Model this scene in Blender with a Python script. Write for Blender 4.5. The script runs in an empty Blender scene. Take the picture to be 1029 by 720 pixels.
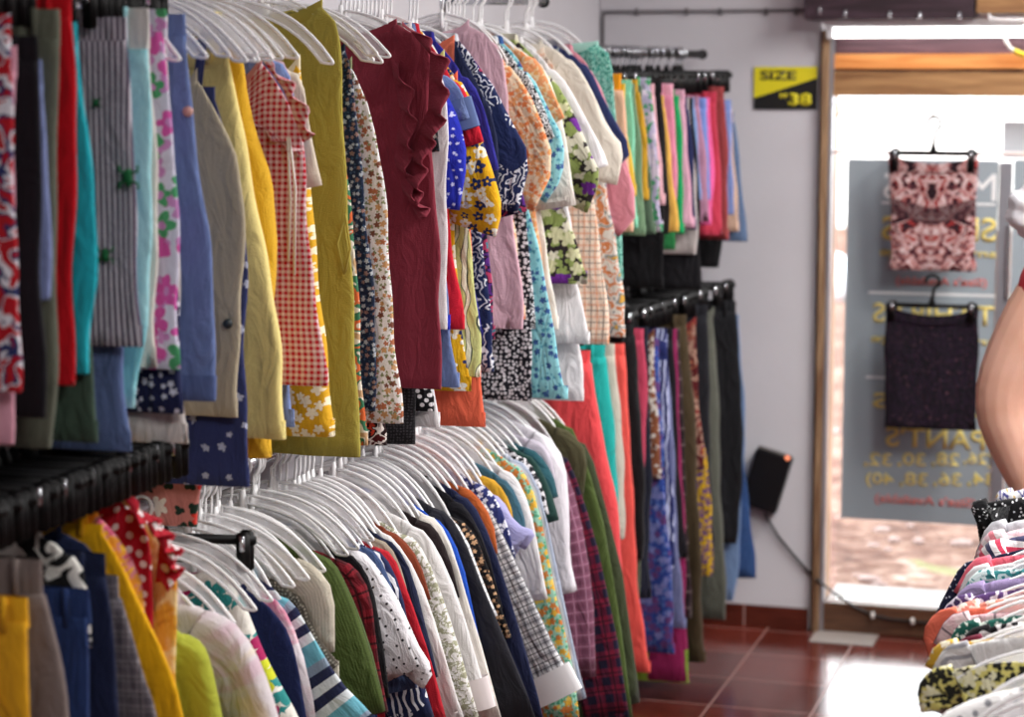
import bpy, bmesh, math, random
from mathutils import Vector, Matrix
random.seed(7)
S = bpy.context.scene
COL = S.collection
PI = math.pi
sin, cos = math.sin, math.cos

# ------------------------------------------------------------------ camera model
FPX = 2200.0
YAW = math.radians(17.1)
PIT = math.radians(7.51)
EYE = Vector((0.0, 0.0, 1.9))
FWD = Vector((-sin(YAW)*cos(PIT), cos(YAW)*cos(PIT), -sin(PIT)))
RGT = Vector((cos(YAW), sin(YAW), 0))
UPV = RGT.cross(FWD)
def ray(u, v): return FWD + RGT*((u-514.5)/FPX) + UPV*((360.0-v)/FPX)
def on_x(u, v, x):
    d = ray(u, v); return EYE + d*((x-EYE.x)/d.x)
def on_y(u, v, y):
    d = ray(u, v); return EYE + d*((y-EYE.y)/d.y)
def on_z(u, v, z):
    d = ray(u, v); return EYE + d*((z-EYE.z)/d.z)

cd = bpy.data.cameras.new('camera'); cam = bpy.data.objects.new('camera', cd); COL.objects.link(cam)
cam.location = EYE; cam.rotation_euler = (PI/2-PIT, 0, YAW)
cd.sensor_width = 36; cd.lens = FPX/1029*36; cd.clip_start = .05; cd.clip_end = 200
cd.dof.use_dof = True; cd.dof.focus_distance = 4.35; cd.dof.aperture_fstop = 3.2
S.camera = cam

# ------------------------------------------------------------------ materials
def lin(c): return c/12.92 if c <= .04045 else ((c+.055)/1.055)**2.4
def hexc(h):
    h = h.strip().lstrip('#')
    return tuple(lin(int(h[i:i+2], 16)/255) for i in (0, 2, 4)) + (1,)
class NT:
    def __init__(s, name):
        s.m = bpy.data.materials.new(name); s.m.use_nodes = True
        s.t = s.m.node_tree; s.t.nodes.clear()
        s.out = s.n('ShaderNodeOutputMaterial')
    def n(s, k, **kw):
        x = s.t.nodes.new(k)
        for a, b in kw.items(): setattr(x, a, b)
        return x
    def l(s, a, b): s.t.links.new(a, b)
    def inp(s, sock, v):
        if hasattr(v, 'is_output'): s.l(v, sock)
        else: sock.default_value = v
    def math(s, op, a, b=0.0, c=None):
        x = s.n('ShaderNodeMath', operation=op); s.inp(x.inputs[0], a); s.inp(x.inputs[1], b)
        if c is not None: s.inp(x.inputs[2], c)
        return x.outputs[0]
    def mix(s, f, a, b, bt='MIX'):
        x = s.n('ShaderNodeMix', data_type='RGBA', blend_type=bt)
        s.inp(x.inputs[0], f); s.inp(x.inputs[6], a); s.inp(x.inputs[7], b)
        return x.outputs[2]
    def ramp(s, f, stops, const=True):
        x = s.n('ShaderNodeValToRGB'); r = x.color_ramp
        r.interpolation = 'CONSTANT' if const else 'EASE'
        while len(r.elements) < len(stops): r.elements.new(.5)
        for e, (p, c) in zip(r.elements, stops): e.position = p; e.color = c
        s.l(f, x.inputs[0]); return x.outputs[0]
    def uv(s, sx=1, sy=1, off=(0, 0), rot=0):
        c = s.n('ShaderNodeTexCoord'); m = s.n('ShaderNodeMapping')
        s.l(c.outputs['UV'], m.inputs[0]); m.inputs['Scale'].default_value = (sx, sy, 1)
        m.inputs['Location'].default_value = (off[0], off[1], 0); m.inputs['Rotation'].default_value = (0, 0, rot)
        return m.outputs[0]
    def noise(s, vec, scale, det=2, dist=0, rough=.5):
        x = s.n('ShaderNodeTexNoise'); x.noise_dimensions = '3D'
        if vec is not None: s.l(vec, x.inputs['Vector'])
        x.inputs['Scale'].default_value = scale; x.inputs['Detail'].default_value = det
        x.inputs['Distortion'].default_value = dist; x.inputs['Roughness'].default_value = rough
        return x
    def xyz(s, v):
        x = s.n('ShaderNodeSeparateXYZ'); s.l(v, x.inputs[0]); return x.outputs
    def bsdf(s, base, rough=.85, spec=.3, bump=None, bdist=.004, bstr=.6, **kw):
        b = s.n('ShaderNodeBsdfPrincipled')
        s.inp(b.inputs['Base Color'], base); s.inp(b.inputs['Roughness'], rough)
        b.inputs['Specular IOR Level'].default_value = spec
        for k, v in kw.items(): s.inp(b.inputs[k], v)
        if bump is not None:
            bp = s.n('ShaderNodeBump'); bp.inputs['Strength'].default_value = bstr; bp.inputs['Distance'].default_value = bdist
            s.l(bump, bp.inputs['Height']); s.l(bp.outputs[0], b.inputs['Normal'])
        s.l(b.outputs[0], s.out.inputs[0]); return b

def grid_cells(N, vec, scale, rnd):
    v = N.n('ShaderNodeTexVoronoi'); v.voronoi_dimensions = '2D'; v.feature = 'F1'
    N.l(vec, v.inputs['Vector']); v.inputs['Scale'].default_value = scale; v.inputs['Randomness'].default_value = rnd
    return v
def flower_mask(N, vec, scale, r, petals=5, rnd=.8, seed=0):
    """1 inside a petalled flower around each scattered cell point"""
    v = grid_cells(N, vec, scale, rnd)
    sub = N.n('ShaderNodeVectorMath', operation='SUBTRACT'); N.l(vec, sub.inputs[0])
    N.l(v.outputs['Position'], sub.inputs[1])
    o = N.xyz(sub.outputs[0])
    ang = N.math('ARCTAN2', o[1], o[0])
    col = N.xyz(v.outputs['Color'])
    ang = N.math('ADD', ang, N.math('MULTIPLY', col[0], 6.0))
    lob = N.math('ABSOLUTE', N.math('COSINE', N.math('MULTIPLY', ang, petals/2)))
    lim = N.math('MULTIPLY', N.math('ADD', N.math('MULTIPLY', lob, .5), .5), N.math('MULTIPLY', N.math('ADD', N.math('MULTIPLY', col[1], .6), .7), r))
    return N.math('LESS_THAN', v.outputs['Distance'], lim), col[2], v.outputs['Distance']

MC = {}
def fabric(spec):
    """spec = kind:colours|numbers - every cloth of the shop"""
    if spec in MC: return MC[spec]
    kind, rest = spec.split(':', 1)
    parts = rest.split('|')
    cs = [hexc(c) for c in parts[0].split(',')]
    p = [float(x) for x in parts[1].split(',')] if len(parts) > 1 and parts[1] else []
    N = NT('fabric_' + kind + str(len(MC)))
    off = (random.uniform(-3, 3), random.uniform(-3, 3))
    uv = N.uv(off=off)
    o = N.xyz(uv)
    rough, extra = .88, {}
    if kind == 's': col = cs[0]
    elif kind == 'd':                                   # denim twill
        w = N.n('ShaderNodeTexWave'); N.l(N.uv(rot=.9), w.inputs[0]); w.inputs['Scale'].default_value = 330
        n1 = N.noise(N.uv(40, 6, off), 5, 4).outputs[0]
        d = tuple(x*.62 for x in cs[0][:3])+(1,); b = tuple(min(1, x*1.35+.012) for x in cs[0][:3])+(1,)
        col = N.mix(N.math('ADD', N.math('MULTIPLY', w.outputs['Fac'], .3), N.math('MULTIPLY', n1, .6)), d, b)
    elif kind in ('st', 'sh'):                          # stripes along / across
        per = p[0] if p else .01
        f = N.math('FRACT', N.math('DIVIDE', o[0] if kind == 'st' else o[1], per))
        col = N.ramp(f, [(i/len(cs) if len(p) < 2 else (0 if i == 0 else p[1]+(i-1)*(1-p[1])/max(1, len(cs)-1)), c) for i, c in enumerate(cs)])
    elif kind == 'g':                                   # gingham
        a = N.math('LESS_THAN', N.math('FRACT', N.math('DIVIDE', o[0], p[0])), .5)
        b = N.math('LESS_THAN', N.math('FRACT', N.math('DIVIDE', o[1], p[0])), .5)
        col = N.mix(N.math('MULTIPLY', N.math('ADD', a, b), .5), cs[0], cs[1])
    elif kind == 'pl':                                  # plaid: base, band, line
        def band(x, off_, wd): return N.math('LESS_THAN', N.math('FRACT', N.math('ADD', N.math('DIVIDE', x, p[0]), off_)), wd)
        w = p[1] if len(p) > 1 else .4
        k = N.math('MULTIPLY', N.math('ADD', band(o[0], 0, w), band(o[1], 0, w)), .5)
        col = N.mix(k, cs[0], cs[1])
        ln = N.math('MAXIMUM', band(o[0], .35, .09), band(o[1], .35, .09))
        col = N.mix(N.math('MULTIPLY', ln, .8), col, cs[2] if len(cs) > 2 else cs[0])
        if len(cs) > 3:
            ln = N.math('MAXIMUM', band(o[0], .85, .07), band(o[1], .85, .07)); col = N.mix(N.math('MULTIPLY', ln, .8), col, cs[3])
    elif kind == 'dot':
        v = grid_cells(N, uv, p[0], p[2] if len(p) > 2 else .35)
        col = N.mix(N.math('LESS_THAN', v.outputs['Distance'], p[1]), cs[0], cs[1])
    elif kind in ('fl', 'lfl'):                         # flowers: ground, leaf, flower colours...
        sc, r = p[0]*2.1, p[1]
        wob = N.n('ShaderNodeVectorMath', operation='MULTIPLY_ADD')
        N.l(N.noise(uv, sc*2.5, 2).outputs['Color'], wob.inputs[0]); wob.inputs[1].default_value = (.25/sc,)*3; N.l(uv, wob.inputs[2])
        w = wob.outputs[0]
        scv = N.n('ShaderNodeVectorMath', operation='SCALE'); N.l(w, scv.inputs[0]); scv.inputs['Scale'].default_value = sc
        w = scv.outputs[0]
        col = cs[0]
        sh = N.n('ShaderNodeVectorMath', operation='ADD'); N.l(w, sh.inputs[0]); sh.inputs[1].default_value = (7.3, 3.1, 0)
        m, c2, dist = flower_mask(N, sh.outputs[0], 1.35, r*.8, 3); col = N.mix(m, col, cs[1])
        m, c2, dist = flower_mask(N, w, 1.0, r, 5)
        fc = N.ramp(c2, [(i/len(cs[2:]), c) for i, c in enumerate(cs[2:])]) if len(cs) > 3 else cs[2]
        col = N.mix(m, col, fc)
        if len(p) > 2: col = N.mix(N.math('LESS_THAN', dist, r*.22), col, cs[1] if kind == 'fl' else cs[0])
    elif kind == 'ab':                                  # abstract blotches
        n1 = N.noise(uv, p[0]*1.35, p[1] if len(p) > 1 else 1, .8)
        k = len(cs); f = N.math('MULTIPLY_ADD', N.math('SUBTRACT', n1.outputs[0], .5), 2.1, .5)
        col = N.ramp(f, [(i/k, c) for i, c in enumerate(cs)])
    elif kind == 'td':                                  # tie-dye, soft
        n1 = N.noise(uv, p[0], 3, .6)
        k = len(cs); f = N.math('MULTIPLY_ADD', N.math('SUBTRACT', n1.outputs[0], .5), 2.2, .5)
        col = N.ramp(f, [(i/max(1, k-1), c) for i, c in enumerate(cs)], False)
    elif kind == 'wv':                                  # drawn leaf / zebra lines
        w = N.n('ShaderNodeTexWave'); N.l(uv, w.inputs[0]); w.inputs['Scale'].default_value = p[0]*1.5
        w.inputs['Distortion'].default_value = p[1]; w.inputs['Detail'].default_value = 1.5; w.inputs['Detail Scale'].default_value = p[2] if len(p) > 2 else 1
        k = len(cs); col = N.ramp(w.outputs['Fac'], [(i/k, c) for i, c in enumerate(cs)])
        if k > 2:
            n1 = N.noise(uv, p[0]*.6, 1)
            col = N.mix(N.math('GREATER_THAN', n1.outputs[0], .58), col, cs[0])
    else: raise ValueError(kind)
    # woven look: slight thread variation and soft creases
    th = N.noise(N.uv(1, 1, off), 420, 2).outputs[0]
    bl = N.noise(uv, 9, 3).outputs[0]
    tone = N.math('ADD', N.math('MULTIPLY', th, .22), N.math('MULTIPLY', bl, .2))
    tone = N.math('ADD', tone, .79)
    cc = N.n('ShaderNodeCombineXYZ')
    for i in range(3): N.l(tone, cc.inputs[i])
    col = N.mix(1.0, col, cc.outputs[0], 'MULTIPLY')
    cr = N.noise(N.uv(9, 3.2, off), 3.2, 4, 1.2).outputs[0]
    h = N.math('ADD', N.math('MULTIPLY', cr, 1.0), N.math('MULTIPLY', th, .10))
    N.bsdf(col, rough, .18, h, .02, .65, **{'Sheen Weight': .07, 'Sheen Roughness': .5})
    MC[spec] = N.m
    return N.m

def plain(name, c, rough=.5, spec=.5, **kw):
    if name in MC: return MC[name]
    N = NT(name); n1 = N.noise(None, 60, 3).outputs[0]
    c = hexc(c) if isinstance(c, str) else c
    col = N.mix(n1, tuple(x*.9 for x in c[:3])+(1,), tuple(min(1, x*1.08) for x in c[:3])+(1,))
    N.bsdf(col, rough, spec, **kw); MC[name] = N.m; return N.m

M_WHITE_PLASTIC = plain('hanger_white_plastic', '#f8f7fa', .3, .5)
M_BLACK_PLASTIC = plain('hanger_black_plastic', '#0a090b', .5, .25)
M_STEEL = plain('steel', '#c9ccd2', .25, .5, Metallic=.9)
M_BLACK_METAL = plain('black_rail_metal', '#0f0e11', .6, .3)
M_GREY_METAL = plain('grey_aluminium', '#9fa1a9', .35, .5, Metallic=.6)

# ------------------------------------------------------------------ object helpers
def link(name, me, mat=None, parent=None, smooth=True):
    o = bpy.data.objects.new(name, me); COL.objects.link(o)
    if mat is not None and not me.materials: me.materials.append(mat)
    if smooth:
        me.polygons.foreach_set('use_smooth', [True]*len(me.polygons))
    if parent is not None: o.parent = parent
    return o
def obj(name, bm, mat, parent=None, smooth=True):
    bmesh.ops.recalc_face_normals(bm, faces=bm.faces)
    me = bpy.data.meshes.new(name); bm.to_mesh(me); bm.free()
    return link(name, me, mat, parent, smooth)
def tag(o, label=None, cat=None, group=None, kind=None):
    for k, v in (('label', label), ('category', cat), ('group', group), ('kind', kind)):
        if v: o[k] = v
    return o
def empty(name, loc):
    o = bpy.data.objects.new(name, None); COL.objects.link(o); o.location = loc; o.empty_display_size = .05
    return o
def box(bm, x0, x1, y0, y1, z0, z1, mtx=None, bev=0):
    r = bmesh.ops.create_cube(bm, size=1)
    vs = r['verts']
    for v in vs:
        v.co = Vector((x0+(v.co.x+.5)*(x1-x0), y0+(v.co.y+.5)*(y1-y0), z0+(v.co.z+.5)*(z1-z0)))
    if bev:
        es = list({e for v in vs for e in v.link_edges})
        rb = bmesh.ops.bevel(bm, geom=es, offset=bev, segments=2, affect='EDGES')
        vs = list({v for f in rb['faces'] for v in f.verts} | {v for v in vs if v.is_valid})
    if mtx is not None:
        for v in vs: v.co = mtx @ v.co
    return vs
def tube(bm, pts, r, n=8, cap=True, closed=False, flat=None):
    """round bar along pts; r a number or a list; flat = (axis vector, squash) squeezes it"""
    pts = [Vector(p) for p in pts]; k = len(pts); rings = []
    ref = None
    for i, p in enumerate(pts):
        a = pts[i-1] if (i > 0 or closed) else p; b = pts[(i+1) % k] if (i < k-1 or closed) else p
        t = (b-a).normalized()
        if ref is None:
            ref = Vector((0, 0, 1)) if abs(t.z) < .9 else Vector((1, 0, 0))
        sx = t.cross(ref)
        if sx.length < 1e-5: sx = t.cross(Vector((0, 1, .01)))
        sx.normalize(); sy = sx.cross(t).normalized(); ref = sy
        rr = r[i] if isinstance(r, (list, tuple)) else r
        ring = []
        for j in range(n):
            a_ = 2*PI*j/n; d = sx*cos(a_)*rr + sy*sin(a_)*rr
            if flat: d = d - flat[0]*(d.dot(flat[0]))*(1-flat[1])
            ring.append(bm.verts.new(p+d))
        rings.append(ring)
    m = k if closed else k-1
    for i in range(m):
        A, B = rings[i], rings[(i+1) % k]
        for j in range(n): bm.faces.new((A[j], A[(j+1) % n], B[(j+1) % n], B[j]))
    if cap and not closed:
        bm.faces.new(rings[0][::-1]); bm.faces.new(rings[-1])
    return rings
def disc(bm, c, nrm, r, th, n=14):
    nrm = Vector(nrm).normalized(); c = Vector(c)
    tube(bm, [c-nrm*th/2, c+nrm*th/2], r, n)

# ------------------------------------------------------------------ cloth
class Folds:
    def __init__(s, rnd, amp=1.0, freq=1.0):
        s.k = [(rnd.uniform(8, 15)*freq, rnd.uniform(0, 6.3), rnd.uniform(-2.5, 2.5), .55), (rnd.uniform(18, 30)*freq, rnd.uniform(0, 6.3), rnd.uniform(-4, 4), .32),
               (rnd.uniform(3, 6)*freq, rnd.uniform(0, 6.3), rnd.uniform(-2, 2), .6)]
        s.a = amp; s.e = [(rnd.uniform(9, 17), rnd.uniform(0, 6.3), .005), (rnd.uniform(24, 40), rnd.uniform(0, 6.3), .0028)]
    def y(s, x, z, t):
        return s.a*(.25+.75*t)*sum(w*sin(f*x*2.6+ph+sk*z) for f, ph, sk, w in s.k)
    def ed(s, z): return sum(w*sin(f*z+ph) for f, ph, w in s.e)

def lerp_poly(P, z):
    """P: list of (x, z) with falling z"""
    if z >= P[0][1]: return P[0][0]
    for (xa, za), (xb, zb) in zip(P, P[1:]):
        if z >= zb:
            return xa if za-zb < 1e-6 else xa+(xb-xa)*(za-z)/(za-zb)
    return P[-1][0]
def smooth_poly(P, it=2):
    P = list(P)
    for _ in range(it):
        Q = [P[0]]
        for a, b in zip(P, P[1:]):
            Q += [tuple(a[i]*.75+b[i]*.25 for i in range(len(a))), tuple(a[i]*.25+b[i]*.75 for i in range(len(a)))]
        Q.append(P[-1]); P = Q
    return P

def cloth(rows, folds, n=36, y0=0.0, top_open=False, uvo=0.0, hem=True):
    """a draped double sheet: rows of (xl, xr, z, half thickness, y shift) from top to hem, as a closed tube with a turned-in hem"""
    bm = bmesh.new(); uvl = bm.loops.layers.uv.new('UVMap')
    R = []; zt, zb = rows[0][2], rows[-1][2]
    data = []
    for (xl, xr, z, d, ys) in rows:
        t = min(1, max(0, (zt-z)/max(.25, zt-zb)))
        c, h = (xl+xr)/2, (xr-xl)/2
        ring = []; ur = []
        for j in range(n):
            a = 2*PI*j/n
            cx, sy = cos(a), sin(a)
            x = c+h*(abs(cx)**.8)*(1 if cx >= 0 else -1)
            y = d*(abs(sy)**.65)*(1 if sy >= 0 else -1)
            e = folds.ed(z)*(.3+.7*t)*(1 if cx > 0 else -1)*abs(cx)**3
            y += folds.y(x, z, t)*min(1, h*9)
            ring.append(Vector((x+e, y0+ys+y, z)))
            ur.append((x if sy <= 0 else 2*xr-x) + (abs(y)*.0))
        data.append((ring, ur, z))
    if hem:
        ring, ur, z = data[-1]
        c = sum(ring, Vector())/n
        data.append(([p+Vector((0, (c.y-p.y)*.35, -.002)) for p in ring], ur, z-.003))
        data.append(([p+Vector((0, (c.y-p.y)*.4, .03)) for p in ring], ur, z+.03))
    V = [[bm.verts.new(p) for p in ring] for ring, _, _ in data]
    for i in range(len(V)-1):
        for j in range(n):
            k = (j+1) % n
            f = bm.faces.new((V[i][j], V[i][k], V[i+1][k], V[i+1][j]))
            us = [data[i][1][j], data[i][1][k], data[i+1][1][k], data[i+1][1][j]]
            if max(us)-min(us) > .25:
                m_ = max(us); us = [m_ if q < m_-.25 else q for q in us]
            zs = [data[i][2], data[i][2], data[i+1][2], data[i+1][2]]
            for lp, q, w in zip(f.loops, us, zs): lp[uvl].uv = (q+uvo, w)
    if not top_open: bm.faces.new(V[0][::-1])
    return bm

def sleeve_bm(path, widths, thick, inward, folds, n=18, y0=0.0, puff=0):
    """sleeve from its outer silhouette path [(x,z)...]; inward = -1 body lies to -x, +1 to +x"""
    bm = bmesh.new(); uvl = bm.loops.layers.uv.new('UVMap')
    k = len(path); rings = []; L = 0; dat = []
    for i, (x, z) in enumerate(path):
        a = path[max(0, i-1)]; b = path[min(k-1, i+1)]
        tx, tz = b[0]-a[0], b[1]-a[1]; ln = math.hypot(tx, tz) or 1; tx /= ln; tz /= ln
        nx, nz = -tz, tx
        if nx*inward < 0: nx, nz = -nx, -nz
        if i == 0: nx, nz = .35*inward, -.93
        elif i == 1: nx, nz = .65*inward, -.76
        t = i/(k-1); w = widths[0]+(widths[1]-widths[0])*t
        if i: L += math.hypot(x-path[i-1][0], z-path[i-1][1])
        th = thick*(1-.25*t)+puff*sin(PI*min(1, t*1.05))
        ring = []; ur = []
        for j in range(n):
            q = 2*PI*j/n; s = .5-.5*cos(q)
            px, pz = x+nx*w*s, z+nz*w*s
            yy = th*(abs(sin(q))**.7)*(1 if sin(q) >= 0 else -1)
            yy += folds.y(px*1.2, pz, .35+.65*t)*.8 + .004*sin(21*L+q*2+folds.k[0][1])*(.3+t)
            ring.append(Vector((px, y0+yy, pz))); ur.append((w*s if sin(q) >= 0 else -w*s))
        dat.append((ring, ur, L))
    ring, ur, _ = dat[-1]; c = sum(ring, Vector())/n; up = (dat[-2][0][0]-ring[0]).normalized()*.025
    dat.append(([p+(c-p)*.08+Vector((0, (c.y-p.y)*.25, 0)) for p in ring], ur, L+.002)); dat.append(([p+up+(c-p)*.1 for p in ring], ur, L+.03))
    V = [[bm.verts.new(p) for p in r] for r, _, _ in dat]
    for i in range(len(V)-1):
        for j in range(n):
            m = (j+1) % n
            f = bm.faces.new((V[i][j], V[i][m], V[i+1][m], V[i+1][j]))
            us = [dat[i][1][j], dat[i][1][m], dat[i+1][1][m], dat[i+1][1][j]]
            for lp, q, w in zip(f.loops, us, [dat[i][2]]*2+[dat[i+1][2]]*2): lp[uvl].uv = (q+.37, -w)
    bm.faces.new(V[0][::-1])
    return bm

def ruffle_bm(path, width, wav, rnd, y0=0.0, dirx=1.0, layers=1):
    """gathered strip along path [(x,y,z)...] standing off to the aisle and the camera, waving"""
    bm = bmesh.new(); uvl = bm.loops.layers.uv.new('UVMap')
    P = [Vector(p) for p in path]; Q = []
    for a, b in zip(P, P[1:]):
        for i in range(10): Q.append(a+(b-a)*i/10)
    Q.append(P[-1]); ph = rnd.uniform(0, 6)
    g = []
    for i, p in enumerate(Q):
        row = []; tp = min(1, min(i, len(Q)-1-i)/4+.25)
        for j in range(7):
            s = j/6; w = width*s*tp
            a = wav*s*sin(i*1.05+ph+.4*sin(i*.31))
            row.append(Vector((p.x+w*.85*dirx+a*.35, y0+p.y-w*.45+a, p.z-w*.35+.3*a)))
        g.append(row)
    th = Vector((0, .003, .001))
    for sgn in (0, 1):
        V = [[bm.verts.new(p+th*sgn) for p in row] for row in g]
        for i in range(len(V)-1):
            for j in range(6):
                q = (V[i][j], V[i+1][j], V[i+1][j+1], V[i][j+1])
                f = bm.faces.new(q if sgn else q[::-1])
                for lp in f.loops: lp[uvl].uv = (lp.vert.co.x+lp.vert.co.y, lp.vert.co.z)
        if sgn == 0: V0 = V
        else:
            for i in range(len(V)-1): bm.faces.new((V0[i][6], V0[i+1][6], V[i+1][6], V[i][6]))
    return bm
# ------------------------------------------------------------------ hangers
def web_mat():
    N = NT('hanger_web'); t = N.n('ShaderNodeBsdfTransparent'); d = N.n('ShaderNodeBsdfDiffuse'); d.inputs[0].default_value = hexc('#f4f3f6')
    tr = N.n('ShaderNodeBsdfTranslucent'); tr.inputs[0].default_value = hexc('#f4f3f6')
    a = N.n('ShaderNodeMixShader'); a.inputs[0].default_value = .45; N.l(d.outputs[0], a.inputs[1]); N.l(tr.outputs[0], a.inputs[2])
    g = N.n('ShaderNodeBsdfGlossy'); g.inputs['Roughness'].default_value = .25
    b = N.n('ShaderNodeMixShader'); b.inputs[0].default_value = .06; N.l(a.outputs[0], b.inputs[1]); N.l(g.outputs[0], b.inputs[2])
    m = N.n('ShaderNodeMixShader'); m.inputs[0].default_value = .3
    N.l(t.outputs[0], m.inputs[1]); N.l(b.outputs[0], m.inputs[2]); N.l(m.outputs[0], N.out.inputs[0]); return N.m
M_WEB = web_mat()
def hook_pts(r=.0185, stem=-.05):
    return [(0, 0, stem), (.004, 0, -.033)]+[(r*cos(a), 0, r*sin(a)) for a in [-PI*.42+PI*1.5*i/12 for i in range(13)]]
def make_white_hanger():
    """arched plastic shirt hanger: two rimmed arms and a hook; origin on the rail's axis, arms along x"""
    bm = bmesh.new(); bw = bmesh.new()
    for s in (-1, 1):
        top = []; low = []
        for i in range(11):
            t = i/10; x = .010+.192*t
            top.append((s*x, 0, -.055-.022*t-.078*t**2.8))
            low.append((s*(x-.017*t**2-.002), 0, -.072-.022*t-.066*t**2.5))
        T, L_ = top[-1], low[-1]
        end = [(T[0]+(L_[0]-T[0])*k/6+s*.011*sin(PI*k/6), 0, T[2]+(L_[2]-T[2])*k/6-.004*sin(PI*k/6)) for k in range(1, 6)]
        tube(bm, top+end+low[::-1], .0030, 6, closed=True)
        Q = [[bw.verts.new((p[0], y, p[2])) for p in P] for P in (top, low) for y in (-.0011, .0011)]
        for i in range(10):
            bw.faces.new((Q[0][i], Q[0][i+1], Q[2][i+1], Q[2][i])); bw.faces.new((Q[3][i], Q[3][i+1], Q[1][i+1], Q[1][i]))
    tube(bm, [(0, 0, -.045), (0, 0, -.07), (0, 0, -.09)], [.005, .009, .007], 8)
    o = obj('clothes_hanger', bm, M_WHITE_PLASTIC)
    obj('arm_web', bw, M_WEB, o)
    bm = bmesh.new(); tube(bm, hook_pts(), .003, 6)
    obj('hook', bm, M_WHITE_PLASTIC, o)
    return o
def make_clip_hanger(black_hook=False, half=.165, drop=0.0):
    """black trouser hanger: bar, hook, two clips; origin on the rail's axis"""
    bm = bmesh.new()
    box(bm, -half, half, -.005, .005, -.075-drop, -.059-drop, bev=.002)
    tube(bm, [(0, 0, -.072-drop), (0, 0, -.035-drop)], [.016, .005], 8, flat=(Vector((0, 1, 0)), .5))
    o = obj('clip_hanger', bm, M_BLACK_PLASTIC)
    bm = bmesh.new()
    tube(bm, hook_pts(.0185 if not black_hook else .022, -.05-drop), .0026 if not black_hook else .0055, 8)
    obj('hook', bm, M_BLACK_PLASTIC if black_hook else M_STEEL, o)
    for s in (-1, 1):
        bm = bmesh.new()
        x = s*(half-.02)
        box(bm, x-.012, x+.012, -.017, -.008, -.122-drop, -.052-drop, bev=.003)
        box(bm, x-.012, x+.012, .008, .017, -.122-drop, -.052-drop, bev=.003)
        c = obj('clip', bm, M_BLACK_PLASTIC, o)
        bm = bmesh.new(); box(bm, x-.005, x+.005, -.021, -.0172, -.084-drop, -.057-drop, bev=.001)
        obj('clip_spring', bm, M_STEEL, c)
    return o
def copy_tree(o, parent=None):
    c = o.copy(); COL.objects.link(c); c.parent = parent
    for ch in list(o.children): copy_tree(ch, c)
    return c
PROTO = {}
def hanger(kind, loc, label, group, rz=0.0, tilt=0.0, sc=(1, 1, 1)):
    first = kind not in PROTO
    if first: PROTO[kind] = {'w': make_white_hanger, 'b': make_clip_hanger, 'k': lambda: make_clip_hanger(True, .145, .02)}[kind]()
    o = PROTO[kind] if first else copy_tree(PROTO[kind])
    o.location = loc; o.rotation_euler = (0, tilt, rz); o.scale = sc
    tag(o, label, 'hanger', group); return o

# ------------------------------------------------------------------ garments
CAT = {'T': 'shirt', 'L': 'shirt', 'N': 'top', 'P': 'trousers', 'K': 'skirt'}
class Row:
    def __init__(s, name, x, z, hang, where, lo, hi, sg=1, lim=-1.945, sh=0, slope=0):
        s.__dict__.update(name=name, x=x, z=z, hang=hang, where=where, lo=lo, hi=hi, sg=sg, lim=lim, sh=sh, slope=slope)
    def at(s, y): return s.x+s.slope*(y-s.lo)

def resolve(row, G):
    """where each piece hangs along its rail, from its own known half width; kept in order, never closer than cloth allows"""
    out = []
    for g in G:
        kind, name, short, desc, mat, pts = g[:6]; ex = g[6] if len(g) > 6 else {}
        i = ex.get('i', 1 if kind in 'TL' else 0)
        off = ex.get('x', row.sh if kind in 'TL' and row.sh else {'T': .205, 'L': .205, 'N': .17, 'P': .185, 'K': .185}[kind])
        y = on_x(pts[i][0], pts[i][1], row.x+off*row.sg).y
        for _ in range(4): y = on_x(pts[i][0], pts[i][1], row.at(y)+off*row.sg).y
        if row.sg < 0: y = on_z(pts[i][0], pts[i][1], .95).y      # looked down upon: the shoulders lie at one height
        out.append([y, g, ex])
    mg = .024
    for k in range(1, len(out)): out[k][0] = max(out[k][0], out[k-1][0]+mg)
    return out

def build_row(row, G, group):
    R = resolve(row, G); n = len(R)
    common = Folds(random.Random(row.name), 1.0)
    for k, (y, g, ex) in enumerate(R):
        y = min(max(y, row.lo), min(row.hi, D-.14))
        gap = min([abs(R[k+d][0]-y) for d in (-1, 1) if 0 <= k+d < n] or [.08])
        d = max(.011, min(.03, gap*.42))
        where = row.where+(f' just behind the {R[k-1][1][2]}' if k else ' nearest the camera')
        garment(row, y, d, gap, g, ex, where, group, random.Random(row.name+str(k)))

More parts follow.
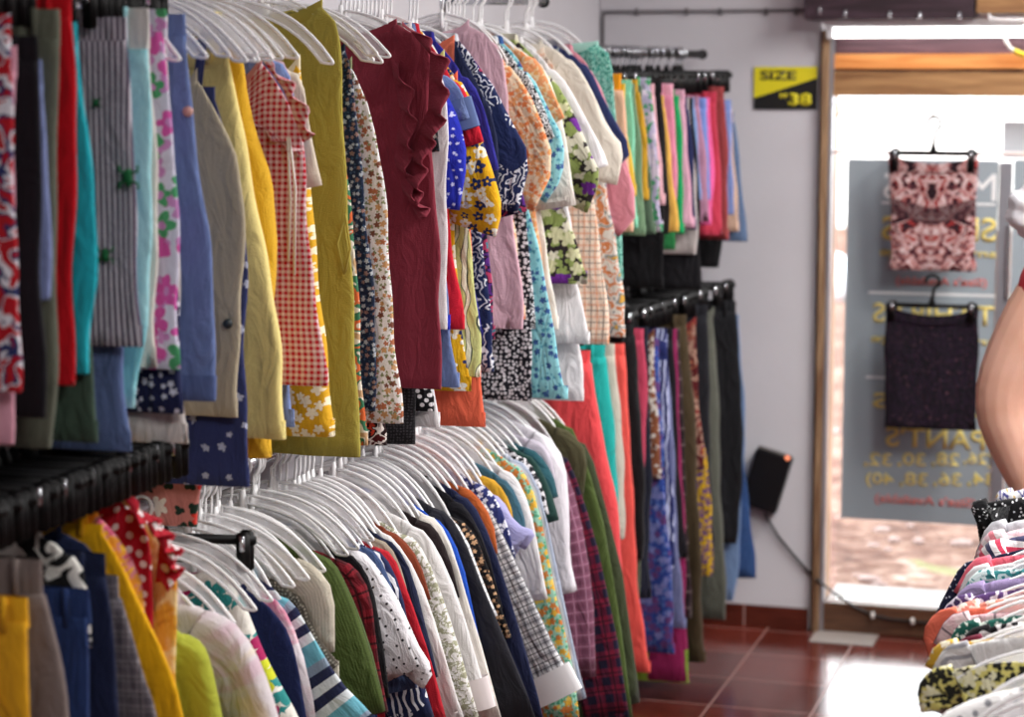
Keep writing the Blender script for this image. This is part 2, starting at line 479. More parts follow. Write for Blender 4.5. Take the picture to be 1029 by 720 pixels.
def garment(row, Y, d, gap, g, ex, where, group, rnd):
    rx = row.at(Y)
    kind, name, short, desc, matk, pts = g[:6]
    m = fabric(matk); m2 = fabric(ex['m2']) if 'm2' in ex else m
    W = [on_y(u, v, Y) for u, v in pts]
    P = [((w.x-rx)*row.sg, w.z) for w in W]                   # aisle silhouette, measured from the rail
    P = [(max(.03, min(.62, x)), z) for x, z in P]
    zmin = max(.02, min(z for x, z in P))
    hb = None
    if 'b' in ex:
        w = on_y(ex['b'][0], ex['b'][1], Y); hb = (max(.08, min(.55, (w.x-rx)*row.sg)), max(w.z, .1)); zmin = min(zmin, hb[1])
    if 'len' in ex and kind in 'TL': hb = (P[1][0]+ex.get('flare', .03), max(.12, P[1][1]-ex['len'])); zmin = min(zmin, hb[1])
    root = empty(name, (rx, Y, zmin)); Z0 = zmin
    lab = desc+' '+where
    wl = lab.split()
    if len(wl) > 16: lab = desc+(' behind'+where.split('behind')[1] if 'behind' in where else '')
    assert len(lab.split()) <= 16, lab
    tag(root, lab, ex.get('cat') or {'blouse': 'blouse', 'dress': 'dress', 'shorts': 'shorts', 'jacket': 'jacket', 'skirt': 'skirt', 'trousers': 'trousers', 'jeans': 'jeans', 'top': 'top', 'camisole': 'top'}.get(name.split('_')[-1], CAT[kind]), group)
    amp = max(.006, min(.02, gap*.28))*ex.get('amp', 1.0)
    F = Folds(rnd, amp)
    LIM = (row.lim-rx)*row.sg
    def add(nm, bm, mm, parent=None):
        for v in bm.verts: v.co.z -= Z0; v.co.x *= row.sg
        return obj(nm, bm, mm, parent or root)
    def rows_from(poly, top, bot, nrow, left, thick, grow=0.0, y=0.0):
        out = []
        for i in range(nrow):
            t = i/(nrow-1); z = top+(bot-top)*t
            out.append((max(LIM, left(z)), lerp_poly(poly, z), z, thick*(.45+.55*min(1, t*5))*(1+grow*t), y))
        return out
    if kind in 'TL':
        n0, sh = P[0], P[1]
        neck = (min(max(.05, n0[0]), .10), max(n0[1], sh[1]+.03)) if n0[0] > .12 else n0
        if neck[1] < sh[1]+.015: neck = (neck[0], sh[1]+.03)
        if neck[1] > sh[1]+.13: neck = (neck[0], sh[1]+.13)
        if hb is None: hb = (sh[0]+.03, max(.12, sh[1]-.62))
        poly = [neck, ((neck[0]+sh[0])/2, neck[1]*.45+sh[1]*.55+.006), (sh[0]-.012, sh[1]-.004), (sh[0]-.04, sh[1]-.15), hb]
        poly = smooth_poly(poly, 1)
        wl_ = lambda z: -lerp_poly(poly, z)+.01
        top, bot = neck[1], hb[1]
        zs = [(top, .0)]
        rows = rows_from(poly, top, top-(top-sh[1])*1.0-.02, 6, wl_, d*.8)+rows_from(poly, sh[1]-.05, bot, 20, wl_, d, .25)
        rows[6] = rows[6][:3]+(d*.9, 0)
        rows = [r if i < 6 else (r[0], r[1], r[2], d*(.85+.3*(i-6)/20), r[4]) for i, r in enumerate(rows)]
        add('body', cloth(rows, F, 40, top_open=True, uvo=rnd.random()), m)
        path = smooth_poly([(sh[0]-.035, sh[1]+.012)]+P[1:], 1)
        w0 = ex.get('w', .135); w1 = ex.get('w1', .125 if kind == 'T' else .085)
        sl = add('sleeve', sleeve_bm(path, (w0, w1), d*1.15, -1, F, puff=ex.get('puff', 0)), ex.get('sm') and fabric(ex['sm']) or m)
        if ex.get('cuff'):
            a, b = path[-1], path[-2]; t = Vector((a[0]-b[0], 0, a[1]-b[1])).normalized()
            cp = [(a[0]-t.x*.045, a[1]-t.z*.045), (a[0]+t.x*.02, a[1]+t.z*.02)]
            cp = [(x+.003, z) for x, z in cp]; q = [cp[0], ((cp[0][0]+cp[1][0])/2, (cp[0][1]+cp[1][1])/2), cp[1]]
            bm = bmesh.new(); uvl = bm.loops.layers.uv.new('UVMap')
            nx, nz = t.z, -t.x
            if nx > 0: nx, nz = -nx, -nz
            c = [Vector((x+nx*w1/2, 0, z+nz*w1/2)) for x, z in q]
            V = []
            for c_ in c:
                V.append([bm.verts.new(c_+Vector((nx, 0, nz))*cos(2*PI*j/20)*(w1/2+.01)+Vector((0, 1, 0))*sin(2*PI*j/20)*(d*1.3+.004)) for j in range(20)])
            for i in (0, 1):
                for j in range(20): bm.faces.new((V[i][j], V[i][(j+1) % 20], V[i+1][(j+1) % 20], V[i+1][j]))
            add('cuff', bm, fabric(ex['cuff']), sl).parent = sl
        # the sleeve at the wall side hangs straight
        xs = max(LIM+.01, -sh[0]); ln = (P[1][1]-P[-1][1])*.9
        add('sleeve', sleeve_bm([(xs+.03, sh[1]), (xs, sh[1]-.03), (max(LIM, xs-.02), sh[1]-ln*.5), (max(LIM, xs-.02), sh[1]-ln)], (w0, w1), d, 1, F), m)
        # collar or neckband round the neck
        bm = bmesh.new(); uvl = bm.loops.layers.uv.new('UVMap'); V = []
        hc = .028 if ex.get('col') else .012
        for i, (dz, gx) in enumerate(((-.012, 0), (hc*.6, -.006), (hc, -.002), (hc*.55, .012), (-.008, .02)) if ex.get('col') else ((-.006, .004), (hc, 0), (hc+.003, -.006), (-.006, -.01))):
            r = []
            for j in range(24):
                a = 2*PI*j/24; r.append(bm.verts.new(((neck[0]+gx)*cos(a), (d*.95+gx*.4)*sin(a), neck[1]+dz-(.022*(sin(a) < -.2)))))
            V.append(r)
        for i in range(len(V)-1):
            for j in range(24): bm.faces.new((V[i][j], V[i][(j+1) % 24], V[i+1][(j+1) % 24], V[i+1][j]))
        add('collar' if ex.get('col') else 'neckband', bm, m2)
    elif kind == 'N':
        poly = smooth_poly(P, 1); top, bot = P[0][1], P[-1][1]
        hw = P[0][0]
        wl_ = lambda z: -min(.235, max(.045 if ex.get('i') == 1 else .12, lerp_poly(poly, z)*.9))
        if ex.get('strap'):                             # straps from the hanger down to a lower neckline
            st = on_y(*ex['strap'], Y); st = (max(.05, st.x-rx), st.z)
            for sg in (1, -1):
                bm = bmesh.new()
                for yy in (-.5, .6):
                    tube(bm, [(sg*(hw-.03), yy*d, top-.01), (sg*(hw*.5+st[0]*.5-.015), yy*d, (top+st[1])/2), (sg*st[0], yy*d*.6, st[1])], .006, 6, flat=(Vector((0, 1, 0)), .4))
                add('strap', bm, m2)
        rows = rows_from(poly, top, bot, 26, wl_, d, .35)
        if not ex.get('strap'):                         # shoulder straps part: scooped neck on the first rows
            rows = [(max(LIM, wl_(r[2])), r[1], r[2], r[3], r[4]) for r in rows]
        bm = cloth(rows, F, 44, top_open=bool(ex.get('strap')), uvo=rnd.random())
        scoop = ex['scoop'] if 'scoop' in ex else .0 if ex.get('strap') else (.085 if ex.get('i') != 1 else .035)
        def sag(x, z): return scoop*max(0, (z-top+.125)/.125)*max(0, 1-(x/(hw+.005))**2)
        for v in bm.verts: v.co.z -= sag(v.co.x, v.co.z)
        add('body', bm, m)
        bm = bmesh.new(); uvl = bm.loops.layers.uv.new('UVMap')
        x0, x1 = max(LIM, wl_(top))-.003, lerp_poly(poly, top)+.004
        V = []
        for dz, gd in ((.008, .6), (.004, 1.05), (-.018, 1.1), (-.02, .8)):
            V.append([bm.verts.new(((x0+x1)/2+(x1-x0)/2*cos(2*PI*j/28), d*.62*gd*sin(2*PI*j/28)+F.y((x0+x1)/2+(x1-x0)/2*cos(2*PI*j/28), top, 0), top+dz)) for j in range(28)])
        for i in range(3):
            for j in range(28): bm.faces.new((V[i][j], V[i][(j+1) % 28], V[i+1][(j+1) % 28], V[i+1][j]))
        for v in bm.verts: v.co.z -= sag(v.co.x, min(top, v.co.z))
        add('neck_binding', bm, m2)
        if ex.get('tie'):
            for q in ex['tie']:
                w = [on_y(u, v, Y-.03) for u, v in q]
                bm = bmesh.new(); tube(bm, [(p.x-rx, p.y-Y, p.z) for p in w], .0022, 6)
                add('drawstring', bm, fabric(ex.get('tiem', 's:#e9e2de')))
    else:                                               # trousers, shorts, skirts
        poly = smooth_poly(P, 1); top, bot = P[0][1], P[-1][1]
        hw = P[0][0]; wb = ex.get('wb', .042)
        wl_ = lambda z: -hw-.25*max(0, lerp_poly(poly, z)-hw)
        ty = d*.8
        rows = [(wl_(top), hw+.002, top-wb*t, ty*q, 0) for t, q in ((0, .75), (.06, 1.0), (.5, 1.06), (1, 1.08))]
        add('waistband', cloth(rows, Folds(rnd, amp*.25), 40, top_open=True, uvo=rnd.random(), hem=False), fabric(ex['wm']) if 'wm' in ex else m)
        zt = top-wb*.8
        if kind == 'K':
            pr = rows_from(poly, zt, bot, 22, wl_, d, .4)
            pn = add('skirt_panel', cloth(pr, F, 44, uvo=rnd.random()), m)
            if ex.get('hemlime'):
                q = [(r[0]-.002, r[1]+.003, r[2]-.004*(i == 2), r[3]+.003, r[4]) for i, r in enumerate(pr[-3:])]
                add('hem_band', cloth(q, Folds(rnd, .002), 44, uvo=rnd.random(), top_open=True, hem=False), fabric('s:#7c9a34'), pn).parent = pn
        else:
            ov = .012
            for sg in (1, -1):
                rs = []
                nr = 22
                for i in range(nr):
                    t = i/(nr-1); z = zt+(bot-zt)*t; xr = lerp_poly(poly, z)
                    gapc = .0 if t < .35 else .012*(t-.35)
                    if sg > 0: a, b = max(-.02+xr-hw, xr-.215)+gapc-ov, xr
                    else: a, b = max(LIM, wl_(z)), min(.02+xr-hw, .06)-gapc
                    rs.append((a, b, z, d*(.85+.15*min(1, t*4)), (-.004 if sg > 0 else .002)))
                lg = add('leg', cloth(rs, F if sg > 0 else Folds(rnd, amp*.8), 32, uvo=rnd.random()), m)
                if ex.get('hemband') and sg > 0:
                    z1 = bot+.035; rr = [(rs[-1][0]-.002, rs[-1][1]+.003, z1+(bot-.004-z1)*q, d*1.06, -.004) for q in (0, .5, 1)]
                    add('turn_up', cloth(rr, F, 32, uvo=rnd.random(), top_open=True), fabric(ex['hemband'])).parent = lg
        if ex.get('pocket', kind == 'P'):
            # slanted pocket edge near the side seam and belt loops
            bm = bmesh.new(); x = hw-.035
            pts_ = [(x-.055, -d*1.0+F.y(x, zt, .1), top-wb-.004), (x-.03, -d*1.04, top-wb-.05), (x+.012, -d*.95, top-wb-.12)]
            tube(bm, pts_, .0035, 6); add('pocket_edge', bm, m)
            for xx in (hw-.03, -.05):
                bm = bmesh.new(); box(bm, xx-.005, xx+.005, -ty*1.2-.003, -ty*1.0, top-wb-.006, top+.002, bev=.001)
                add('belt_loop', bm, m)
    for (u, v, r, c) in ex.get('btn', []):
        w = on_y(u, v, Y-d*1.25)
        bm = bmesh.new(); disc(bm, (w.x-rx, w.y-Y, w.z), (0.3, -1, 0), r, .003, 14)
        add('button', bm, plain('button_'+c, c, .4))
    for (u, v, r) in ex.get('frog', []):
        c = on_y(u, v, Y-d*1.6); bm = bmesh.new(); cx, cy, cz = c.x-rx, c.y-Y, c.z
        tube(bm, [(cx, cy, cz-r), (cx, cy-.002, cz), (cx, cy, cz+r*.9)], [r*.35, r*.6, r*.35], 10, flat=(Vector((0, 1, 0)), .5))
        for sx in (-1, 1):
            for sz in (-1, 1):
                tube(bm, [(cx+sx*r*.3, cy, cz+sz*r*.5), (cx+sx*r*1.1, cy, cz+sz*r*.6), (cx+sx*r*1.15, cy, cz+sz*r*1.3)], r*.18, 6, flat=(Vector((0, 1, 0)), .5))
        add('frog_motif', bm, plain('green_thread', '#1c6e3e', .8))
    for (q, wdt, wav) in ex.get('ruf', []):
        w = [on_y(u, v, Y-d*.9) for u, v in q]
        add('ruffle', ruffle_bm([(p.x-rx, p.y-Y, p.z) for p in w], wdt, wav, rnd), m)
    # what it hangs on
    if not ex.get('nohang'):
        hk = ex.get('hg', 'b' if kind in 'PK' else row.hang)
        hname = 'white plastic hanger' if hk == 'w' else 'black clip hanger'
        sc = [1, 1, 1]; PK_ = P[min(len(P)-1, ex.get('i', 1 if kind in 'TL' else 0))]
        if hk == 'w' and (kind in 'TL' or ex.get('i') == 1 or (pts[0][0] > 395 and not ex.get('strap'))):     # the arms lie inside the shoulders
            sc[2] = max(.6, min(1.75, (row.z-PK_[1]+.028)/.148)); sc[0] = max(.7, min(1.35, (PK_[0]-.012)/.205))
        hanger(hk, (rx, Y, row.z), f'{hname} holding the {short} {row.where}', 'hangers '+row.where, rnd.uniform(-.2, .2) if sc[2] == 1 else rnd.uniform(-.02, .02), rnd.uniform(-.05, .05) if sc[2] == 1 and hk == 'w' else 0, sc)
    return root
SKY, SUN, LAMP_W, EXPO = 7.0, 3.5, 1.0, 0.14
LAMPS = [(.4, 1.2, 42), (.3, 4.1, 66), (.35, 6.1, 68), (1.3, 4.8, 55)]  # lamp farthest along is out of view, added to brighten the door wall
# ------------------------------------------------------------------ the clothes, rail by rail, nearest first
UP = Row('upper', -1.66, 2.08, 'w', 'on the upper rail', 2.3, 5.62)
UPN = [
 ('P', 'trousers', 'paisley trousers', 'red trousers with navy and white paisley print', 'ab:#b51a26,#b51a26,#b51a26,#e4e2ea,#2d3566,#b51a26,#b51a26|26,1', [(9, 14), (17, 180), (19, 392)]),
 ('P', 'trousers', 'rose pink trousers', 'plain rose pink trousers', 's:#dba0b2', [(17, 46), (14, 445)]),
 ('P', 'trousers', 'black trousers', 'black cotton trousers', 's:#17151b', [(38, 36), (44, 160), (47, 418)]),
 ('P', 'jeans', 'faded jeans', 'faded blue jeans, only a sliver showing', 'd:#8492c4', [(40, 60), (48, 180), (52, 300)]),
 ('P', 'trousers', 'olive trousers', 'olive grey trousers with a wide folded waistband', 's:#5d6053', [(59, 9), (60, 150), (56, 448)], {'wb': .05, 'wm': 's:#6b6f60'}),
 ('P', 'shorts', 'red shorts', 'long bright red shorts', 's:#c81220', [(71, -8), (78, 110), (74, 386)], {'cat': 'shorts'}),
 ('P', 'shorts', 'turquoise shorts', 'bright turquoise shorts', 's:#23b4c4', [(76, 22), (94, 160), (97, 250), (93, 374)]),
 ('P', 'shorts', 'dark green shorts', 'dark moss green shorts hanging low', 's:#43574a', [(76, 26), (100, 442)]),
 ('P', 'shorts', 'striped shorts', 'purple and white striped shorts with tiny green frogs', 'st:#5d4f66,#cfc8d3|.0085', [(125, 17), (139, 180), (140, 347)], {'frog': [(129, 178, .013), (106, 256, .010), (97, 103, .006)], 'pocket': False}),
 ('P', 'shorts', 'denim hem shorts', 'blue denim shorts hanging low', 'd:#5c6f9d', [(116, 20), (129, 452)]),
 ('P', 'shorts', 'aqua shorts', 'pale aqua shorts with an off-white waistband', 'td:#7fd0dc,#a8dfe6,#79c6d4|7', [(147, 8), (158, 190), (140, 408)], {'wb': .075, 'wm': 's:#d9d8d3', 'cat': 'shorts'}),
 ('P', 'shorts', 'cream shorts', 'plain cream shorts, a narrow strip showing', 's:#d9d3cb', [(150, 20), (160, 230), (156, 368)]),
 ('P', 'shorts', 'pink flower shorts', 'lilac white shorts with large pink flowers', 'fl:#d4d2e4,#c98cc4,#d35aa8,#d35aa8,#4fa06c|9,.52,1', [(165, 9), (172, 130), (183, 250), (178, 370)]),
 ('P', 'shorts', 'navy floral shorts', 'dark navy shorts with small white flowers', 'fl:#20254a,#20254a,#d5d7e6|26,.3', [(158, 18), (186, 414)]),
 ('P', 'shorts', 'white shorts', 'plain white shorts hanging low', 's:#e2dcd8', [(168, 16), (187, 444)]),
 ('P', 'shorts', 'denim shorts', 'long blue denim shorts with stitched pocket', 'd:#6d81b5', [(185, 14), (200, 150), (212, 260), (217, 399)], {'btn': [(189, 112, .008, '#d8a59a')], 'hemband': 'd:#5d70a4'}),
 ('N', 'shorts', 'khaki shorts', 'khaki cotton cargo shorts with a dark button', 's:#b9ad94', [(196, 72), (222, 120), (244, 172), (246, 300), (238, 418)], {'x': .12, 'btn': [(229, 325, .008, '#2c3538')], 'amp': 1.4, 'cat': 'shorts'}),
 ('N', 'dress', 'navy printed dress', 'navy strappy dress with sparse white print', 'fl:#333b6a,#333b6a,#b9bfd8|12,.18', [(214, 92), (228, 130), (250, 238), (247, 380), (247, 488)], {'strap': (205, 30), 'x': .15, 'cat': 'dress'}),
 ('N', 'shorts', 'salmon print shorts', 'salmon pink shorts with dark cactus and berry print', 'fl:#c98078,#23382c,#d23a30,#efe4d8|9,.3', [(186, 330), (203, 470), (199, 528)], {'x': .15, 'cat': 'shorts'}),
 ('N', 'dress', 'pale yellow dress', 'pale yellow crinkled strappy dress', 's:#ecd98c', [(228, 58), (240, 110), (262, 230), (278, 340), (289, 440)], {'strap': (218, 12), 'x': .13, 'amp': 1.5, 'cat': 'dress'}),
 ('N', 'dress', 'mustard dress', 'mustard yellow sundress with broad straps', 's:#e0ae2c', [(240, 36), (252, 112), (280, 205), (270, 330), (276, 458)], {'x': .12, 'cat': 'dress'}),
 ('N', 'dress', 'gingham dress', 'red and white gingham dress with gathered ruffles', 'g:#e6ccce,#bd1029|.0105', [(262, 60), (276, 80), (301, 122), (306, 152), (313, 240), (322, 320), (328, 386)], {'x': .13, 'amp': 1.6, 'cat': 'dress', 'ruf': [([(262, 58), (285, 90), (303, 140)], .045, .012), ([(252, 120), (275, 140), (300, 152)], .03, .012)], 'tie': [[(289, 138), (292, 200), (290, 262)], [(291, 138), (297, 190), (296, 276)]]}),
 ('T', 'shirt', 'blue denim shirt', 'soft blue denim shirt, sleeve end showing', 'd:#7d93c8', [(275, 55), (289, 66), (298, 110), (308, 158)], {'b': (296, 428)}),
 ('T', 'blouse', 'mauve blouse', 'dusty mauve short-sleeved blouse', 's:#c0a0a8', [(272, 52), (290, 64), (296, 110), (298, 178)], {'b': (290, 330)}),
 ('T', 'blouse', 'beige blouse', 'beige linen blouse with wide sleeve', 's:#d8cbb8', [(282, 52), (303, 76), (312, 130), (323, 186)], {'b': (306, 330)}),
 ('N', 'dress', 'yellow flower dress', 'golden yellow dress with white flowers', 'fl:#d9a520,#d9a520,#f3e6c4|22,.44', [(300, 58), (312, 160), (325, 340), (333, 437)], {'x': .13, 'cat': 'dress'}),
 ('N', 'dress', 'olive dress', 'long olive mustard sleeveless dress', 's:#a79a45', [(322, 3), (339, 18), (345, 60), (346, 120), (350, 240), (359, 350), (366, 458)], {'x': .15, 'i': 1, 'amp': 1.3, 'cat': 'dress', 'tie': [[(347, 215), (352, 250), (346, 275)], [(347, 215), (339, 245), (345, 274)]], 'tiem': 's:#a79a45'}),
 ('N', 'dress', 'orange print dress', 'cream dress with orange and green leaf print', 'ab:#e7ded0,#d96a3c,#3f7a5c,#e7ded0,#c9a27a|22,1', [(330, 52), (348, 160), (360, 300), (372, 446)], {'x': .14, 'cat': 'dress'}),
 ('N', 'dress', 'navy flower dress', 'dark navy sleeveless dress with tiny flowers', 'fl:#1f2940,#39506a,#aeb4ba,#8f7068|40,.34', [(345, 45), (352, 72), (364, 165), (373, 270), (379, 412)], {'x': .14, 'cat': 'dress'}),
 ('N', 'dress', 'white flower dress', 'white sleeveless dress with small brown flowers', 'fl:#e6e2e2,#8a8f6a,#b06a4a,#c99a6a,#7a4a3a|30,.36', [(352, 60), (375, 118), (386, 188), (394, 270), (403, 424)], {'x': .15, 'cat': 'dress', 'amp': 1.3}),
 ('N', 'dress', 'dark geometric dress', 'dark red dress with white geometric hem', 'ab:#5a1a1e,#efe6e0,#2a1416,#d8452e|40,1', [(354, 66), (372, 220), (386, 446)], {'x': .145, 'cat': 'dress'}),
 ('N', 'blouse', 'maroon blouse', 'maroon sleeveless blouse with ruffled front', 's:#86303f', [(397, 22), (436, 48), (430, 90), (437, 200), (445, 300), (443, 390)], {'x': .2, 'i': 1, 'amp': 1.8, 'ruf': [([(404, 22), (432, 55), (430, 110), (412, 150), (405, 190), (418, 215)], .05, .014), ([(392, 60), (402, 110), (396, 160), (408, 205)], .045, .014)]}),
 ('N', 'top', 'black lace top', 'black lace top hanging low', 'dot:#151316,#3a363a|160,.3', [(398, 66), (408, 240), (417, 445)], {'x': .15}),
 ('N', 'dress', 'speckled dress', 'black dress with dense white speckles', 'dot:#141318,#e8e6ea|75,.33,.9', [(402, 64), (416, 200), (433, 412)], {'x': .155, 'cat': 'dress'}),
 ('N', 'blouse', 'white cotton blouse', 'plain white cotton blouse with long hem', 's:#e8e6e8', [(406, 64), (424, 200), (441, 428)], {'x': .16}),
 ('T', 'shirt', 'black flower shirt', 'black short-sleeved shirt with small flowers', 'fl:#17161c,#39404a,#b9b0a8,#8a6a6a|40,.36', [(405, 30), (428, 58), (436, 105), (442, 152)], {'b': (440, 360)}),
 ('N', 'blouse', 'white lace blouse', 'white lace blouse with open collar', 'dot:#e9e4e6,#d3cdd0|260,.3', [(412, 25), (440, 66), (452, 100), (450, 250), (446, 330)], {'x': .17, 'i': 1}),
 ('T', 'shirt', 'royal blue shirt', 'royal blue shirt with small white print and wide sleeves', 'fl:#2630b0,#2630b0,#c3c8f0|26,.22', [(425, 38), (449, 92), (462, 122), (470, 160), (463, 211)], {'b': (452, 330), 'w': .15, 'w1': .13, 'puff': .012}),
 ('T', 'dress', 'chambray dress', 'chambray blue dress with rolled sleeve', 'd:#7488bb', [(432, 30), (454, 78), (466, 92), (474, 118)], {'b': (461, 388), 'cuff': 'd:#6a7fb4', 'cat': 'dress'}),
 ('T', 'shirt', 'red tee', 'bright red T-shirt, one sleeve showing', 's:#cc1f33', [(440, 30), (463, 84), (476, 110), (486, 142)], {'b': (465, 330)}),
 ('T', 'blouse', 'yellow navy blouse', 'yellow floral blouse with navy and white flowers, puffed sleeve', 'fl:#dda516,#e2ae20,#f0ece0,#26305c,#efe7cf,#dda516|16,.5,1', [(440, 38), (468, 84), (484, 140), (499, 180), (506, 210), (498, 238)], {'b': (470, 392), 'puff': .02, 'w': .16, 'w1': .12, 'amp': 1.6}),
 ('N', 'dress', 'lime print dress', 'pale lime dress with drawn paisley lines', 'wv:#c9cc86,#c9cc86,#c9cc86,#3d4a3c,#e8e8d0|7,9,1', [(445, 52), (462, 120), (474, 250), (482, 378)], {'x': .15, 'cat': 'dress'}),
 ('N', 'shorts', 'coral shorts', 'coral orange shorts hanging below the dresses', 's:#e8694c', [(458, 74), (474, 230), (481, 370), (488, 428)], {'x': .16, 'cat': 'shorts'}),
 ('T', 'blouse', 'violet blue blouse', 'violet blue blouse, narrow strip showing', 's:#2d2a8c', [(446, 38), (474, 80), (490, 118), (502, 170)], {'b': (484, 345)}),
 ('N', 'top', 'coral strip top', 'navy top with a coral side stripe', 'st:#252b4a,#252b4a,#ea7a5c|.16', [(455, 38), (480, 84), (498, 118), (500, 200)], {'x': .16, 'i': 1}),
 ('T', 'blouse', 'navy leaf blouse', 'navy blouse with large white leaf drawing', 'wv:#1f2a54,#1f2a54,#1f2a54,#e4e6ee|15,13,2', [(460, 40), (492, 76), (512, 118), (534, 158), (521, 214)], {'b': (499, 372), 'w': .16, 'w1': .14, 'amp': 1.5}),
 ('T', 'blouse', 'dark multicolour blouse', 'dark purple multicoloured print blouse', 'ab:#1c1838,#5a2a80,#1c1838,#b03a60,#2a7a8a|30,1', [(470, 45), (495, 80), (515, 150), (530, 212)], {'b': (500, 340)}),
 ('N', 'blouse', 'pink blouse', 'soft pink blouse with turned-up collar', 's:#dcb4c2', [(470, 22), (498, 40), (508, 66), (514, 200), (526, 330)], {'x': .13, 'i': 1, 'amp': 1.3}),
 ('T', 'blouse', 'orange flower blouse', 'cream blouse covered in orange and peach flowers', 'fl:#efd6b8,#ecb288,#e8834c,#efa468,#f0d4b4|34,.5', [(488, 40), (516, 68), (540, 108), (560, 165), (536, 213)], {'b': (530, 320), 'w': .15, 'w1': .15}),
 ('N', 'dress', 'daisy dress', 'black dress with small white daisies', 'fl:#1a1922,#1a1922,#d3d0d6|48,.42', [(500, 45), (524, 120), (530, 260), (537, 402)], {'x': .16, 'cat': 'dress'}),
 ('T', 'shirt', 'black print tee', 'black tee with dense white curls', 'ab:#17171f,#dfe2e6,#17171f,#dfe2e6,#17171f|60,1', [(500, 42), (530, 72), (546, 105), (558, 138)], {'b': (540, 330)}),
 ('T', 'dress', 'aqua dress', 'aqua blue dress with scattered blue flowers', 'fl:#93d5de,#5aa6bc,#3b5f9a|19,.28', [(505, 42), (534, 74), (552, 110), (568, 140), (566, 178), (548, 204)], {'b': (571, 400), 'cat': 'dress', 'flare': 0}),
 ('T', 'shirt', 'peach tee', 'peach floral tee behind the aqua dress', 'fl:#f0c9a0,#e8a060,#ec9a68|24,.5', [(510, 40), (541, 60), (556, 92), (568, 118)], {'b': (555, 330)}),
 ('T', 'shirt', 'cream shirt', 'plain cream shirt with straight sleeve', 's:#e6e0d6', [(520, 40), (548, 66), (566, 120), (579, 206)], {'b': (560, 330)}),
 ('T', 'blouse', 'purple flower blouse', 'black blouse with purple flowers and green leaves', 'fl:#2a2226,#8a9a58,#6a2a8c,#c9c8a0,#8a9a58,#d8d4c0|14,.6', [(520, 40), (556, 78), (574, 110), (592, 150), (607, 176), (590, 214)], {'b': (590, 285), 'w': .16, 'w1': .15, 'amp': 1.5}),
 ('T', 'shirt', 'white shirt', 'plain white shirt with a wide hem', 's:#ebe8ea', [(525, 42), (562, 72), (584, 108), (606, 150), (611, 166)], {'b': (595, 345)}),
 ('N', 'dress', 'white jersey dress', 'plain white jersey dress hanging low', 's:#e6e3e6', [(540, 60), (570, 180), (586, 402)], {'x': .17, 'cat': 'dress'}),
 ('N', 'blouse', 'tan plaid blouse', 'cream blouse with thin orange and black plaid lines', 'pl:#ead6c2,#e6c8b4,#5a4a4a,#e08a50|.03,.3', [(545, 50), (572, 90), (594, 170), (606, 260), (612, 345)], {'x': .17, 'i': 1}),
 ('T', 'blouse', 'ivory blouse', 'ivory blouse with small dark buttons', 's:#e9e1d2', [(545, 44), (578, 62), (596, 92), (612, 130), (627, 148), (620, 186)], {'b': (604, 300)}),
 ('N', 'blouse', 'abstract blouse', 'white blouse with orange and grey brush print', 'ab:#e6e0d8,#e6e0d8,#d98a5a,#e6e0d8,#8a9498,#d9a84a|24,1', [(560, 50), (590, 100), (614, 200), (630, 338)], {'x': .17, 'i': 1}),
 ('T', 'shirt', 'navy tee', 'plain navy T-shirt with drooping sleeve', 's:#2c3560', [(560, 46), (592, 66), (610, 106), (637, 152), (621, 168)], {'b': (606, 280)}),
 ('T', 'shirt', 'pink tee', 'rose pink T-shirt with pointed sleeve', 's:#dd8f9e', [(575, 50), (598, 72), (620, 130), (644, 212), (622, 238)], {'b': (612, 300), 'w1': .1}),
 ('N', 'dress', 'teal lace dress', 'teal green lace dress with mint lining', 'ab:#3f9d8c,#8fd0c0,#2f8474,#a9dccf|70,2', [(600, 44), (614, 54), (618, 110), (622, 200), (629, 280)], {'x': .19, 'cat': 'dress', 'scoop': .012}),
]
LOWN = Row('near lower', -1.66, 1.38, 'b', 'on the near lower rail', 2.25, 3.2)
